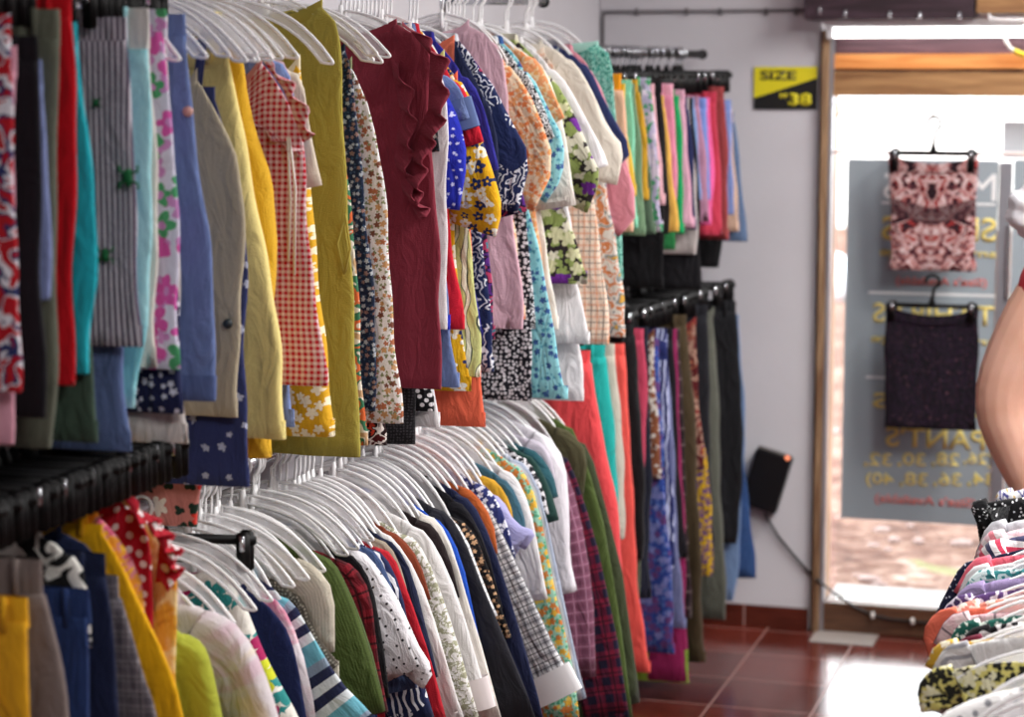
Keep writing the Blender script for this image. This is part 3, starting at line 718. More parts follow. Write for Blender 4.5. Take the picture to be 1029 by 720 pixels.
LN = [
 ('P', 'trousers', 'mustard trousers', 'mustard yellow trousers', 's:#dda21e', [(28, 600), (33, 722), (36, 900)]),
 ('P', 'trousers', 'taupe trousers', 'taupe grey trousers with broad waistband', 's:#776a66', [(40, 562), (60, 640), (73, 724), (80, 900)], {'wb': .06}),
 ('P', 'jeans', 'dark jeans', 'dark indigo jeans', 'd:#22386b', [(88, 592), (94, 720), (100, 900)], {'wb': .05}),
 ('T', 'shirt', 'monochrome print tee', 'black tee with bold white print', 'ab:#141416,#141416,#d8d6d0,#141416|16,1', [(58, 548), (80, 562), (88, 600), (92, 650)], {'len': .5}),
 ('P', 'trousers', 'navy trousers', 'dark navy trousers', 's:#1b2340', [(104, 556), (116, 640), (118, 720), (120, 900)]),
 ('N', 'jacket', 'navy jacket', 'navy jacket with sloping shoulder', 's:#222b4c', [(60, 532), (100, 556), (112, 620), (114, 850)], {'x': .17, 'i': 1}),
 ('P', 'trousers', 'grey check trousers', 'grey check trousers', 'pl:#8a8388,#5c565e,#3a363c|.022,.5', [(117, 578), (138, 650), (162, 724), (175, 900)]),
 ('N', 'top', 'yellow top', 'bright yellow strappy top', 's:#f0b414', [(100, 532), (122, 566), (148, 620), (188, 722), (200, 820)], {'strap': (84, 505), 'x': .14, 'cat': 'top', 'hg': 'b'}),
 ('N', 'blouse', 'pink orange blouse', 'pink blouse with orange flowers', 'fl:#d98a98,#e8b23c,#e9a03c,#c85a78|26,.5', [(98, 515), (124, 548), (146, 600), (160, 800)], {'x': .15, 'i': 1}),
 ('N', 'blouse', 'red spot blouse', 'red blouse with white spots and ruffle', 'dot:#b5182c,#efe2e2|46,.26,.6', [(118, 500), (140, 520), (152, 545), (150, 610), (154, 800)], {'x': .15, 'i': 1, 'ruf': [([(122, 500), (145, 520), (160, 545), (156, 585)], .05, .016)]}),
 ('N', 'blouse', 'gold tie-dye blouse', 'gold and white tie-dye blouse', 'td:#d9922a,#f0d9a0,#e0a83a,#b06a1e|20', [(130, 497), (160, 540), (181, 568), (178, 640), (182, 800)], {'x': .17, 'i': 1}),
]
LOW = Row('lower', -1.66, 1.17, 'w', 'on the lower rail', 2.9, 6.0)
LF = [
 ('L', 'shirt', 'lime shirt', 'lime green shirt', 's:#a2a836', [(160, 612), (201, 646), (213, 668), (226, 724), (236, 800)], {'len': .55}),
 ('L', 'shirt', 'pastel tie-dye shirt', 'pale pastel tie-dye shirt', 'td:#cdc4c8,#cbb2bd,#cfc7ca,#d3c4aa,#bcc4d0|9', [(176, 604), (225, 622), (252, 652), (272, 690), (288, 740), (296, 800)], {'len': .6, 'col': 1}),
 ('N', 'dress', 'tropical dress', 'white dress with bright tropical flowers', 'fl:#e8e4da,#2e8a88,#c9cf2c,#a8245c,#2e8a88,#e8e4da|9,.55', [(214, 570), (240, 592), (257, 640), (281, 690), (306, 740), (318, 840)], {'x': .14, 'i': 1, 'cat': 'dress', 'hg': 'b'}),
 ('N', 'dress', 'navy sleeveless dress', 'plain navy sleeveless dress', 's:#1c2550', [(246, 588), (284, 620), (297, 662), (308, 730), (312, 840)], {'x': .17, 'i': 1, 'cat': 'dress'}),
 ('L', 'blouse', 'pink white blouse', 'white blouse with pink watercolour blooms', 'td:#ece3e8,#ece3e8,#e27aa0,#ece3e8|12', [(240, 578), (284, 604), (300, 640), (318, 722), (326, 800)], {'len': .6}),
 ('L', 'shirt', 'aqua stripe shirt', 'aqua blue shirt with navy and white stripes', 'sh:#6fb4c6,#6fb4c6,#dfe6ea,#2b3050,#dfe6ea,#2b3050,#8fa0b4|.12', [(258, 580), (294, 604), (313, 634), (341, 680), (371, 718)], {'len': .62, 'w1': .12}),
 ('T', 'shirt', 'taupe dotted shirt', 'dark taupe shirt with pin dots', 'dot:#4c463e,#8a8478|150,.3', [(262, 575), (305, 600), (320, 640), (340, 668)], {'len': .6}),
 ('T', 'blouse', 'cream ribbed blouse', 'cream ribbed knit blouse with round shoulder', 'st:#cfc8b8,#bdb5a4|.006', [(262, 563), (318, 568), (337, 594), (336, 655)], {'b': (340, 680), 'w': .15, 'puff': .01}),
 ('L', 'jacket', 'olive cord jacket', 'olive green corduroy jacket', 'st:#3c4a20,#4a5a2a|.005', [(303, 548), (336, 562), (350, 592), (366, 640), (387, 714)], {'len': .62, 'w1': .11}),
 ('L', 'shirt', 'red check shirt', 'dark red and black check shirt', 'pl:#8a1f2c,#4c141c,#1c0c10|.05,.5', [(322, 550), (356, 568), (371, 596), (378, 650), (390, 715)], {'len': .62}),
 ('L', 'shirt', 'black shirt', 'plain black shirt', 's:#131216', [(326, 543), (360, 560), (376, 586), (384, 640), (392, 700)], {'len': .6}),
 ('T', 'blouse', 'polka dot blouse', 'white blouse with tiny black polka dots', 'dot:#ece9ee,#25222a|52,.13,.5', [(336, 540), (372, 558), (394, 592), (416, 640), (438, 672), (428, 690)], {'len': .62, 'w': .16, 'w1': .19, 'puff': .01}),
 ('L', 'shirt', 'dusk blue shirt', 'dusky blue denim shirt', 'd:#41557f', [(346, 538), (380, 556), (395, 588), (408, 640), (420, 690)], {'len': .6}),
 ('L', 'blouse', 'zebra blouse', 'navy blouse with white zebra stripes', 'wv:#20284e,#20284e,#e8e8ee|14,6,1', [(354, 536), (386, 556), (402, 590), (414, 650), (434, 722)], {'len': .6}),
 ('L', 'shirt', 'red shirt', 'plain red shirt with thin edge showing', 's:#b8202f', [(362, 538), (394, 556), (408, 592), (436, 668), (448, 722)], {'len': .6, 'w1': .1}),
 ('L', 'shirt', 'khaki shirt', 'grey khaki shirt', 's:#9b8f7f', [(350, 528), (392, 546), (406, 576), (416, 620), (424, 660)], {'len': .58}),
 ('L', 'shirt', 'midnight shirt', 'midnight blue shirt', 's:#1e2440', [(362, 524), (398, 546), (416, 578), (430, 640), (440, 680)], {'len': .6}),
 ('L', 'shirt', 'white dress shirt', 'crisp white long-sleeved shirt', 's:#e8e5e4', [(352, 516), (398, 540), (420, 574), (441, 640), (468, 724)], {'len': .62, 'col': 1}),
 ('T', 'shirt', 'rust shirt', 'rust brown shirt', 's:#7e3a24', [(362, 518), (402, 538), (421, 562), (433, 602)], {'len': .6}),
 ('L', 'blouse', 'glitter blouse', 'white blouse with sage glitter sleeve', 'ab:#e4e1de,#e4e1de,#9a9a80,#cfcfc0|70,2', [(385, 518), (418, 542), (436, 576), (456, 640), (484, 724)], {'len': .62}),
 ('L', 'blouse', 'lace trim blouse', 'white blouse with maroon lace at the cuff', 's:#e9e6e6', [(395, 512), (430, 534), (449, 570), (474, 640), (490, 700)], {'len': .62, 'cuff': 'ab:#8a3244,#8a3244,#e6dcdc,#8a3244|70,1'}),
 ('L', 'shirt', 'brown black shirt', 'black brown shirt, only its shoulder showing', 's:#241a1c', [(398, 508), (436, 528), (450, 556), (462, 600)], {'len': .55}),
 ('L', 'blouse', 'cream long blouse', 'cream long-sleeved blouse', 's:#e6e0d8', [(400, 504), (440, 522), (457, 556), (476, 620), (506, 724)], {'len': .62}),
 ('L', 'shirt', 'cobalt shirt', 'cobalt blue shirt', 's:#2150b8', [(404, 500), (446, 524), (463, 560), (478, 622), (486, 660)], {'len': .55}),
 ('L', 'jacket', 'charcoal jacket', 'charcoal long-sleeved jacket', 's:#2a2a31', [(408, 496), (450, 516), (468, 546), (490, 600), (542, 726)], {'len': .64}),
 ('L', 'blouse', 'white trellis blouse', 'white blouse with fine black trellis', 'pl:#e8e8ea,#e0e0e4,#2a2a32|.02,.3', [(420, 498), (456, 520), (476, 556), (500, 618)], {'len': .55}),
 ('L', 'blouse', 'black flower blouse', 'black blouse with small brown flowers', 'fl:#131114,#5a4030,#c9a07a|34,.34', [(440, 510), (468, 524), (484, 552), (514, 640)], {'len': .58}),
 ('L', 'jacket', 'black blazer', 'black blazer with soft shoulder', 's:#15141a', [(430, 484), (468, 508), (487, 546), (506, 610)], {'len': .6}),
 ('L', 'jacket', 'ink navy jacket', 'ink navy jacket with long sleeve', 's:#1d2342', [(432, 480), (474, 502), (493, 540), (520, 620), (548, 726)], {'len': .64}),
 ('T', 'shirt', 'terracotta shirt', 'terracotta shirt with red collar', 's:#b45a2c', [(446, 478), (478, 494), (495, 522), (500, 556)], {'len': .55, 'm2': 's:#d8342c', 'col': 1}),
 ('L', 'blouse', 'geometric blouse', 'white blouse with black geometric panels and white cuff', 'pl:#e6e5e8,#9a9aa2,#22222a,#22222a|.026,.45', [(468, 484), (492, 506), (515, 556), (548, 630), (576, 684)], {'len': .66, 'w': .16, 'w1': .12, 'cuff': 's:#eceaec'}),
 ('L', 'shirt', 'indigo flower shirt', 'indigo shirt with white flowers', 'fl:#2f366e,#2f366e,#dfe0ee|30,.42', [(462, 472), (492, 490), (508, 520), (520, 560)], {'len': .6}),
 ('T', 'blouse', 'lavender blouse', 'lavender blouse with frilled sleeve', 's:#aaa8d6', [(480, 478), (504, 500), (518, 526), (540, 534), (528, 552)], {'b': (545, 690), 'puff': .015}),
 ('T', 'shirt', 'ochre shirt', 'ochre yellow shirt', 's:#c99a2c', [(476, 470), (500, 484), (513, 506), (516, 530)], {'len': .55}),
 ('T', 'shirt', 'petrol shirt', 'petrol blue shirt', 's:#3d6476', [(482, 462), (514, 484), (526, 512), (530, 545)], {'len': .55}),
 ('L', 'shirt', 'white linen shirt', 'white linen shirt', 's:#e2e0e2', [(486, 456), (518, 476), (532, 508), (542, 552), (552, 600)], {'len': .58}),
 ('L', 'dress', 'mint flower dress', 'mint green dress with yellow and orange flowers', 'fl:#94c4ae,#4f9a78,#d9a93c,#e2c25a,#c97a3a|26,.5', [(484, 448), (524, 470), (541, 504), (557, 590), (572, 650), (582, 724)], {'len': .75, 'cat': 'dress'}),
 ('L', 'blouse', 'grey stripe blouse', 'grey blue blouse with thin stripes', 'st:#9aa4b8,#c9cdd8|.012', [(490, 446), (528, 466), (546, 500), (566, 600), (590, 700)], {'len': .75}),
 ('T', 'blouse', 'white black flower blouse', 'white blouse with black flower print', 'fl:#dedce0,#1c1c22,#1c1c22|26,.42', [(492, 440), (532, 462), (546, 490), (552, 516)], {'len': .6}),
 ('T', 'shirt', 'bottle green shirt', 'dark bottle green shirt', 's:#25443f', [(500, 444), (538, 460), (552, 486), (562, 522)], {'len': .6}),
 ('T', 'shirt', 'teal shirt', 'dark teal shirt, thin edge showing', 's:#2a5660', [(508, 440), (542, 454), (555, 476), (560, 500)], {'len': .6}),
 ('T', 'shirt', 'dove grey shirt', 'dove grey lilac shirt', 's:#c0b9c6', [(504, 432), (546, 446), (557, 468), (558, 500)], {'len': .6}),
 ('L', 'jacket', 'white jacket', 'white jacket with puffed sleeve end', 's:#dfdbe2', [(508, 420), (552, 438), (568, 462), (573, 520), (574, 560), (581, 592)], {'len': .62, 'puff': .012, 'w1': .11}),
 ('L', 'shirt', 'mauve plaid shirt', 'mauve plaid flannel shirt', 'pl:#7a4a60,#63384c,#a87a90|.03,.45', [(530, 432), (566, 462), (580, 510), (594, 590), (598, 680)], {'len': .85, 'w1': .11}),
 ('L', 'shirt', 'red plaid shirt', 'dark red and navy plaid flannel shirt', 'pl:#7a1a34,#1e1830,#140f1e|.045,.5', [(536, 430), (574, 462), (596, 530), (616, 620), (634, 724)], {'len': .95, 'w1': .12}),
 ('T', 'jacket', 'khaki green jacket', 'khaki green jacket with folded sleeve', 's:#4d4a34', [(528, 416), (574, 434), (591, 456), (586, 502)], {'len': .7}),
 ('L', 'jacket', 'moss green jacket', 'moss green long coat', 's:#4a5a2c', [(540, 412), (578, 432), (602, 500), (620, 600), (637, 724)], {'len': .95}),
 ('L', 'jacket', 'dark olive coat', 'dark olive long coat', 's:#333a24', [(548, 412), (590, 448), (612, 516), (630, 600), (642, 706)], {'len': .95}),
]
LCO = Row('coral', -1.66, 1.30, 'b', 'on the lower rail by the coral trousers', 5.2, 6.6)
LC = [
 ('P', 'trousers', 'coral trousers', 'long coral red trousers', 's:#dd4a4e', [(592, 352), (603, 420), (622, 520), (628, 600), (636, 690)], {'x': .17}),
 ('P', 'trousers', 'teal trousers', 'teal green trousers with pale edge', 's:#1fa39c', [(608, 346), (618, 440), (624, 520)], {'x': .17}),
 ('P', 'trousers', 'stone trousers', 'pale stone trousers', 's:#b9b3a6', [(617, 345), (625, 430), (630, 540)], {'x': .17}),
 ('P', 'trousers', 'salmon red trousers', 'salmon red trousers reaching near the floor', 's:#e2574f', [(627, 345), (634, 440), (637, 540), (652, 674)], {'x': .17}),
 ('P', 'trousers', 'army green trousers', 'army green trousers', 's:#4f5543', [(632, 340), (641, 440), (646, 520), (644, 600)], {'x': .17}),
]
BLO = Row('back lower', -1.66, 1.27, 'b', 'on the low rail by the door wall', 5.9, 7.3, slope=.085)
BL = [
 ('P', 'trousers', 'jet black trousers', 'jet black trousers', 's:#141316', [(637, 325), (645, 420), (648, 560)]),
 ('P', 'trousers', 'raspberry trousers', 'raspberry pink trousers', 's:#b8405a', [(646, 330), (650, 380), (648, 470)]),
 ('P', 'trousers', 'ink black trousers', 'ink black trousers', 's:#1b1d2c', [(651, 328), (655, 450), (652, 600)]),
 ('N', 'dress', 'brown print dress', 'white dress with brown flower print', 'fl:#d8d0c8,#6a4030,#8a5238|16,.5', [(657, 332), (660, 400), (664, 480)], {'x': .17, 'cat': 'dress'}),
 ('P', 'trousers', 'blue flower trousers', 'blue trousers with lilac flowers', 'fl:#2c4390,#4a66ac,#777db8,#65407a|18,.5', [(662, 340), (666, 440), (674, 560), (680, 655)]),
 ('P', 'trousers', 'blue zebra trousers', 'blue and white zebra print trousers', 'wv:#252c62,#252c62,#c4cbea|14,5,1', [(669, 330), (674, 440), (678, 570)]),
 ('P', 'trousers', 'lilac trousers', 'pale lilac trousers', 's:#777da6', [(670, 335), (680, 500), (688, 630)]),
 ('P', 'trousers', 'soft black trousers', 'soft black trousers', 's:#1d1a20', [(676, 330), (684, 480), (688, 560)]),
 ('K', 'skirt', 'magenta skirt', 'long magenta skirt with lime green hem', 's:#8f2156', [(679, 330), (687, 500), (692, 684)], {'hemlime': 1}),
 ('P', 'trousers', 'dark plaid trousers', 'dark plaid trousers', 'pl:#3c2a30,#241a1e,#7a6a6a|.05,.5', [(682, 330), (690, 480), (694, 620)]),
 ('P', 'trousers', 'brown trousers', 'dark olive brown trousers reaching the floor', 's:#423624', [(689, 316), (697, 400), (702, 520), (708, 664)]),
 ('N', 'blouse', 'red pattern blouse', 'red and cream patterned blouse', 'ab:#8a3430,#b08a78,#5a1a1e,#a0604a|22,1', [(698, 320), (703, 400), (706, 470)], {'x': .17}),
 ('K', 'skirt', 'yellow flower skirt', 'long yellow skirt with small purple flowers', 'fl:#d9ae22,#7a5a3a,#6a4a7a|26,.42', [(696, 330), (702, 420), (711, 470), (718, 578)]),
 ('P', 'trousers', 'charcoal trousers', 'charcoal grey trousers', 's:#1e1e24', [(710, 306), (714, 400), (716, 560)]),
 ('N', 'blouse', 'sage blouse', 'dull sage draped blouse', 's:#5c5e55', [(716, 310), (721, 400), (724, 500), (729, 622)], {'x': .17, 'amp': 2.2}),
 ('P', 'jeans', 'black jeans', 'black jeans', 'd:#15151a', [(739, 302), (747, 400), (748, 440), (741, 545)]),
 ('P', 'jeans', 'pale blue jeans', 'pale blue jeans', 'd:#6b84ab', [(742, 316), (750, 420), (745, 520), (739, 602)]),
 ('P', 'jeans', 'indigo jeans', 'indigo jeans with flared leg', 'd:#2c4a7c', [(742, 320), (748, 430), (753, 520), (760, 580)]),
]
BUP = Row('back upper', -1.66, 1.95, 'b', 'on the high rail by the door wall', 5.72, 7.3, slope=.075)
BU = [
 ('P', 'shorts', 'peach shorts', 'peach shorts with a bright orange waistband', 's:#e8b89a', [(624, 74), (631, 130), (637, 232)], {'wm': 's:#f09a1c', 'wb': .055}),
 ('P', 'shorts', 'lemon shorts', 'lemon yellow shorts', 's:#d9b23a', [(627, 84), (634, 160), (639, 196)]),
 ('P', 'shorts', 'mint shorts', 'mint green shorts', 's:#86cfae', [(634, 80), (640, 150), (640, 228)]),
 ('P', 'shorts', 'sage shorts', 'sage green shorts', 's:#6d8a6c', [(637, 84), (646, 160), (650, 236)]),
 ('P', 'shorts', 'gold shorts', 'gold yellow shorts', 's:#c4962c', [(641, 80), (649, 130), (654, 200)]),
 ('P', 'shorts', 'fern shorts', 'fern green shorts', 's:#566c58', [(644, 86), (653, 150), (658, 234)]),
 ('P', 'shorts', 'lilac leaf shorts', 'lilac shorts with green leaf print', 'fl:#b9b0cc,#3f9a64,#3f9a64,#d6c8d8|12,.45', [(653, 78), (660, 150), (667, 232)]),
 ('P', 'shorts', 'blush shorts', 'blush pink shorts', 's:#d6a4ac', [(657, 84), (665, 150), (669, 205)]),
 ('K', 'skirt', 'raven skirt', 'longer black skirt below the leaf print', 's:#141316', [(664, 82), (668, 180), (668, 288)]),
 ('P', 'shorts', 'espresso shorts', 'black brown shorts', 's:#221d1e', [(664, 78), (669, 150), (674, 234)]),
 ('P', 'shorts', 'apricot shorts', 'apricot yellow shorts', 's:#dfae52', [(667, 96), (675, 150), (682, 232)]),
 ('P', 'shorts', 'candy shorts', 'candy pink shorts', 's:#dd8aa8', [(675, 84), (679, 140), (683, 200)], {'wm': 's:#e0a0b4'}),
 ('P', 'shorts', 'grass shorts', 'grass green shorts hanging low', 's:#2a7a44', [(678, 90), (682, 170), (680, 250)]),
 ('P', 'shorts', 'emerald shorts', 'emerald green shorts', 's:#1e9a5c', [(682, 96), (687, 150), (689, 234)]),
 ('P', 'shorts', 'dusty pink shorts', 'dusty pink shorts', 's:#cc9aae', [(687, 90), (693, 150), (698, 228)]),
 ('P', 'shorts', 'marine shorts', 'dark marine blue shorts', 's:#272c54', [(691, 98), (697, 160), (701, 230)]),
 ('K', 'skirt', 'oyster skirt', 'oyster grey skirt with curved hem', 's:#b9b0ae', [(692, 98), (698, 170), (701, 255)]),
 ('K', 'skirt', 'soot skirt', 'soot black skirt hanging low', 's:#17161a', [(696, 98), (702, 180), (706, 290)]),
 ('P', 'shorts', 'sky shorts', 'sky blue shorts', 's:#7f9dcf', [(697, 98), (703, 150), (706, 200)]),
 ('P', 'shorts', 'orchid shorts', 'orchid mauve shorts', 's:#a97a92', [(702, 96), (708, 150), (713, 222)]),
 ('P', 'shorts', 'cornflower shorts', 'cornflower blue shorts', 's:#7489c9', [(709, 98), (713, 140), (714, 200)]),
 ('P', 'shorts', 'hot pink shorts', 'hot pink shorts', 's:#e2609a', [(713, 98), (717, 150), (717, 225)]),
 ('P', 'shorts', 'crimson shorts', 'crimson shorts', 's:#b03348', [(719, 92), (723, 150), (724, 236)]),
 ('P', 'shorts', 'brick shorts', 'brick red shorts', 's:#8a3a3c', [(727, 87), (732, 150), (733, 240)]),
 ('P', 'shorts', 'periwinkle shorts', 'periwinkle blue shorts', 's:#7f93cc', [(734, 100), (737, 150), (737, 215)]),
 ('K', 'skirt', 'pitch skirt', 'pitch black skirt with long pointed hem', 's:#121114', [(730, 104), (732, 180), (722, 268)]),
 ('P', 'shorts', 'sand shorts', 'sand beige shorts', 's:#cfae98', [(735, 110), (740, 180), (742, 232)]),
 ('P', 'jeans', 'denim culottes', 'mid blue denim culottes', 'd:#5d7394', [(737, 112), (746, 170), (750, 242)]),
]
RR = Row('right rack', -.1, 1.06, 'w', 'on the low rack by the door', 2.6, 5.15, -1, .7, .265)
RG = [
 ('T', 'blouse', 'white dotted blouse', 'white blouse with grey dots', 'dot:#e4e2e2,#8a8a90|40,.2', [(1060, 706), (985, 700), (942, 716), (925, 745)], {'len': .5}),
 ('T', 'blouse', 'yellow black blouse', 'yellow and black flower blouse', 'fl:#d9d07a,#2a2a24,#2a2a24,#e6e2c0|20,.5', [(1060, 684), (934, 672), (921, 690), (926, 714)], {'len': .5}),
 ('T', 'shirt', 'maroon print shirt', 'maroon shirt with white print', 'ab:#5a1a30,#e0d8d8,#5a1a30|40,1', [(1060, 676), (932, 682), (923, 708)], {'len': .5}),
 ('T', 'blouse', 'grey white blouse', 'white blouse with grey leaf veins', 'wv:#d9d8d8,#d9d8d8,#9a9aa0|9,7,1', [(1060, 660), (950, 648), (936, 672)], {'len': .5}),
 ('T', 'blouse', 'golden flower blouse', 'golden yellow blouse with white flowers', 'fl:#d9ae3c,#d9ae3c,#efe6d0|24,.45', [(1060, 650), (940, 646), (929, 668)], {'len': .5}),
 ('T', 'shirt', 'burgundy shirt', 'burgundy shirt', 's:#6a2036', [(1060, 640), (964, 642), (950, 660)], {'len': .5}),
 ('T', 'shirt', 'black white print shirt', 'black shirt with white splashes', 'ab:#17171a,#e6e4e4,#17171a|22,1', [(1060, 632), (972, 632), (960, 655)], {'len': .5}),
 ('T', 'shirt', 'green print shirt', 'dark green shirt with pale print', 'fl:#1f5a50,#d8e0d8,#d8e0d8|24,.35', [(1060, 626), (962, 626), (952, 648)], {'len': .5}),
 ('T', 'blouse', 'pink check blouse', 'pale pink blouse with dark bars', 'pl:#e6c9cc,#dba9b4,#4a3a4a|.05,.3', [(1060, 616), (952, 618), (938, 645)], {'len': .5}),
 ('T', 'blouse', 'coral blouse', 'coral orange blouse with wide sleeve', 's:#e8745c', [(1060, 606), (940, 614), (926, 634), (934, 660)], {'len': .5}),
 ('T', 'blouse', 'cream flower blouse', 'cream blouse with peach flowers', 'fl:#e6dcd0,#d9a08a,#d98a7a|20,.4', [(1060, 598), (962, 606), (950, 630)], {'len': .5}),
 ('T', 'blouse', 'purple paisley blouse', 'purple blouse with white paisley edge', 'ab:#5c4278,#5c4278,#d8d0e0,#3a2c54|30,1', [(1060, 588), (956, 600), (938, 628)], {'len': .5}),
 ('T', 'shirt', 'lilac tee', 'lilac grey tee', 's:#8a7aa0', [(1060, 578), (968, 588), (952, 612)], {'len': .5}),
 ('T', 'shirt', 'aqua print tee', 'aqua tee with white print', 'ab:#3f8a8c,#d0e0e0,#3f8a8c|30,1', [(1060, 570), (978, 574), (966, 596)], {'len': .5}),
 ('T', 'shirt', 'pearl tee', 'pearl grey tee', 's:#cfcace', [(1060, 562), (974, 570), (962, 596)], {'len': .5}),
 ('T', 'shirt', 'coral pink tee', 'coral pink tee', 's:#e0687a', [(1060, 556), (976, 562), (958, 594)], {'len': .5}),
 ('T', 'blouse', 'navy sequin blouse', 'navy blouse with silver sequin spray and long drop', 'dot:#191c38,#b9bccc|70,.14,1', [(1060, 546), (966, 566), (950, 596), (937, 622)], {'len': .5}),
 ('T', 'shirt', 'candy stripe shirt', 'pink, white and red striped shirt', 'sh:#e6e0e2,#c9405a,#e6e0e2,#3a3a5a|.05', [(1060, 534), (990, 544), (976, 572)], {'len': .5}),
 ('T', 'shirt', 'rose stripe shirt', 'pale rose striped shirt', 'sh:#e0c0c8,#d8808c,#e8e0e2|.04', [(1060, 526), (990, 536), (978, 562)], {'len': .5}),
 ('T', 'shirt', 'silver grey tee', 'silver grey tee with round edge', 's:#b9b9c0', [(1060, 516), (992, 526), (980, 556)], {'len': .5}),
 ('T', 'blouse', 'black sparkle blouse', 'black blouse with silver sparkles and pointed collar', 'dot:#0f0f12,#c9c9cc|75,.16,1', [(1060, 504), (974, 504), (984, 530)], {'len': .5, 'w1': .08}),
 ('T', 'blouse', 'white blue blouse', 'white and blue blouse at the far end', 'ab:#d8d8dc,#4a4a8a,#d8d8dc,#c9a860|26,1', [(1060, 494), (1000, 494), (998, 520)], {'len': .5}),
]
# ------------------------------------------------------------------ room
D = on_z(770, 629, 0).y                       # inner face of the door wall
LX = on_y(603, 40, D).x                       # left wall
RX, FY, CZ = 2.4, -2.4, 2.95
def X(u, v=360, y=None): return on_y(u, v, D if y is None else y).x
def Z(v, u=900, y=None): return on_y(u, v, D if y is None else y).z

def wall_mat():
    N = NT('painted_plaster'); c = N.n('ShaderNodeTexCoord').outputs['Object']
    a = N.noise(c, 1.3, 5, .3).outputs[0]; b = N.noise(c, 45, 3).outputs[0]
    col = N.ramp(a, [(.25, hexc('#c6c3c8')), (.75, hexc('#d3d0d5'))], False)
    m = N.math('ADD', N.math('MULTIPLY', a, .6), N.math('MULTIPLY', b, .3))
    N.bsdf(col, .75, .3, m, .01, .25); return N.m
def wood_mat(name, c1, c2, sc=1.0, rot=0):
    N = NT(name); c = N.n('ShaderNodeTexCoord').outputs['Object']
    mp = N.n('ShaderNodeMapping'); N.l(c, mp.inputs[0]); mp.inputs['Scale'].default_value = (2*sc, 14*sc, 26*sc) if not rot else (26*sc, 14*sc, 2*sc)
    n = N.noise(mp.outputs[0], 1.5, 6, 1.2).outputs[0]
    col = N.ramp(n, [(.3, hexc(c1)), (.72, hexc(c2))], False)
    N.bsdf(col, .5, .4, n, .004, .3); return N.m
M_WALL = wall_mat()
M_WALL2 = plain('shaded_stock_wall', '#8d8488', .8)  # walls out of view, colour darkened to cut the light they bounce
M_CEIL = plain('ceiling_paint', '#b9b6ba', .8)  # ceiling out of view, greyed to lower its bounce too
def floor_mat(x0, y0, t):
    N = NT('red_floor_tile'); c = N.xyz(N.n('ShaderNodeTexCoord').outputs['Object'])
    fx = N.math('DIVIDE', N.math('SUBTRACT', c[0], x0), t); fy = N.math('DIVIDE', N.math('SUBTRACT', c[1], y0), t)
    def edge(f): return N.math('LESS_THAN', N.math('ABSOLUTE', N.math('SUBTRACT', N.math('FRACT', N.math('ADD', f, .5)), .5)), .008)
    g = N.math('MAXIMUM', edge(fx), edge(fy))
    cb = N.n('ShaderNodeCombineXYZ'); N.l(N.math('FLOOR', fx), cb.inputs[0]); N.l(N.math('FLOOR', fy), cb.inputs[1])
    wn = N.n('ShaderNodeTexWhiteNoise'); N.l(cb.outputs[0], wn.inputs['Vector'])
    n = N.noise(N.n('ShaderNodeTexCoord').outputs['Object'], 7, 5).outputs[0]
    k = N.math('ADD', N.math('MULTIPLY', wn.outputs['Value'], .45), N.math('MULTIPLY', n, .55))
    col = N.ramp(k, [(.2, hexc('#4a1d16')), (.8, hexc('#6e2e24'))], False)
    col = N.mix(g, col, hexc('#95756e'))
    r = N.math('ADD', N.math('MULTIPLY', n, .16), N.math('MULTIPLY_ADD', g, .4, .08))
    h = N.math('ADD', N.math('MULTIPLY', g, -1.0), N.math('MULTIPLY', n, .25))
    N.bsdf(col, r, .6, h, .002, .4); return N.m
TX = on_z(738, 675, 0).x; TX2 = on_z(834.9, 683.8, 0).x
TY1 = on_z(806, 687, 0).y; TY2 = on_z(815, 661, 0).y
M_FLOOR = floor_mat(TX, TY1, TX2-TX)

def slab(name, x0, x1, y0, y1, z0, z1, mat, kind='structure', bev=0, parent=None):
    bm = bmesh.new(); box(bm, x0, x1, y0, y1, z0, z1, bev=bev)
    o = obj(name, bm, mat, parent, smooth=False)
    if kind and parent is None: o['kind'] = kind
    return o
WT = .2                                        # wall thickness
JX = X(831, 330); DX2 = JX+1.75; HZ = Z(54)
slab('floor', LX-.2, RX+.2, FY-.2, D+WT*.2, -.1, 0, M_FLOOR)
slab('ceiling', LX-.2, RX+.2, FY-.2, D+WT, CZ, CZ+.12, M_CEIL)
slab('wall_left', LX-.2, LX, FY, D+WT, 0, CZ, M_WALL)
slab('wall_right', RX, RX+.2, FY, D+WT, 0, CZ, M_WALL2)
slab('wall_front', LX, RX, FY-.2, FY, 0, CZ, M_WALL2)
bm = bmesh.new()
box(bm, LX, JX-.04, D, D+WT, 0, CZ); box(bm, DX2+.04, RX, D, D+WT, 0, CZ); box(bm, JX-.04, DX2+.04, D, D+WT, Z(22), CZ)
obj('wall_back', bm, M_WALL, smooth=False)['kind'] = 'structure'
# tiled skirting
def base_mat():
    N = NT('skirting_tile'); c = N.xyz(N.n('ShaderNodeTexCoord').outputs['Object'])
    f = N.math('ADD', c[0], c[1]); e = N.math('LESS_THAN', N.math('FRACT', N.math('DIVIDE', f, TX2-TX)), .02)
    n = N.noise(None, 6, 4).outputs[0]
    N.bsdf(N.mix(e, N.ramp(n, [(.3, hexc('#4a2018')), (.7, hexc('#5e2a20'))], False), hexc('#9a7a74')), .25, .5); return N.m
M_BASE = base_mat()
slab('baseboard_back', LX+.012, JX-.045, D-.012, D, 0, Z(608, 770), M_BASE, bev=.002)
slab('baseboard_left', LX, LX+.012, FY, D-.012, 0, Z(608, 770), M_BASE, bev=.002)

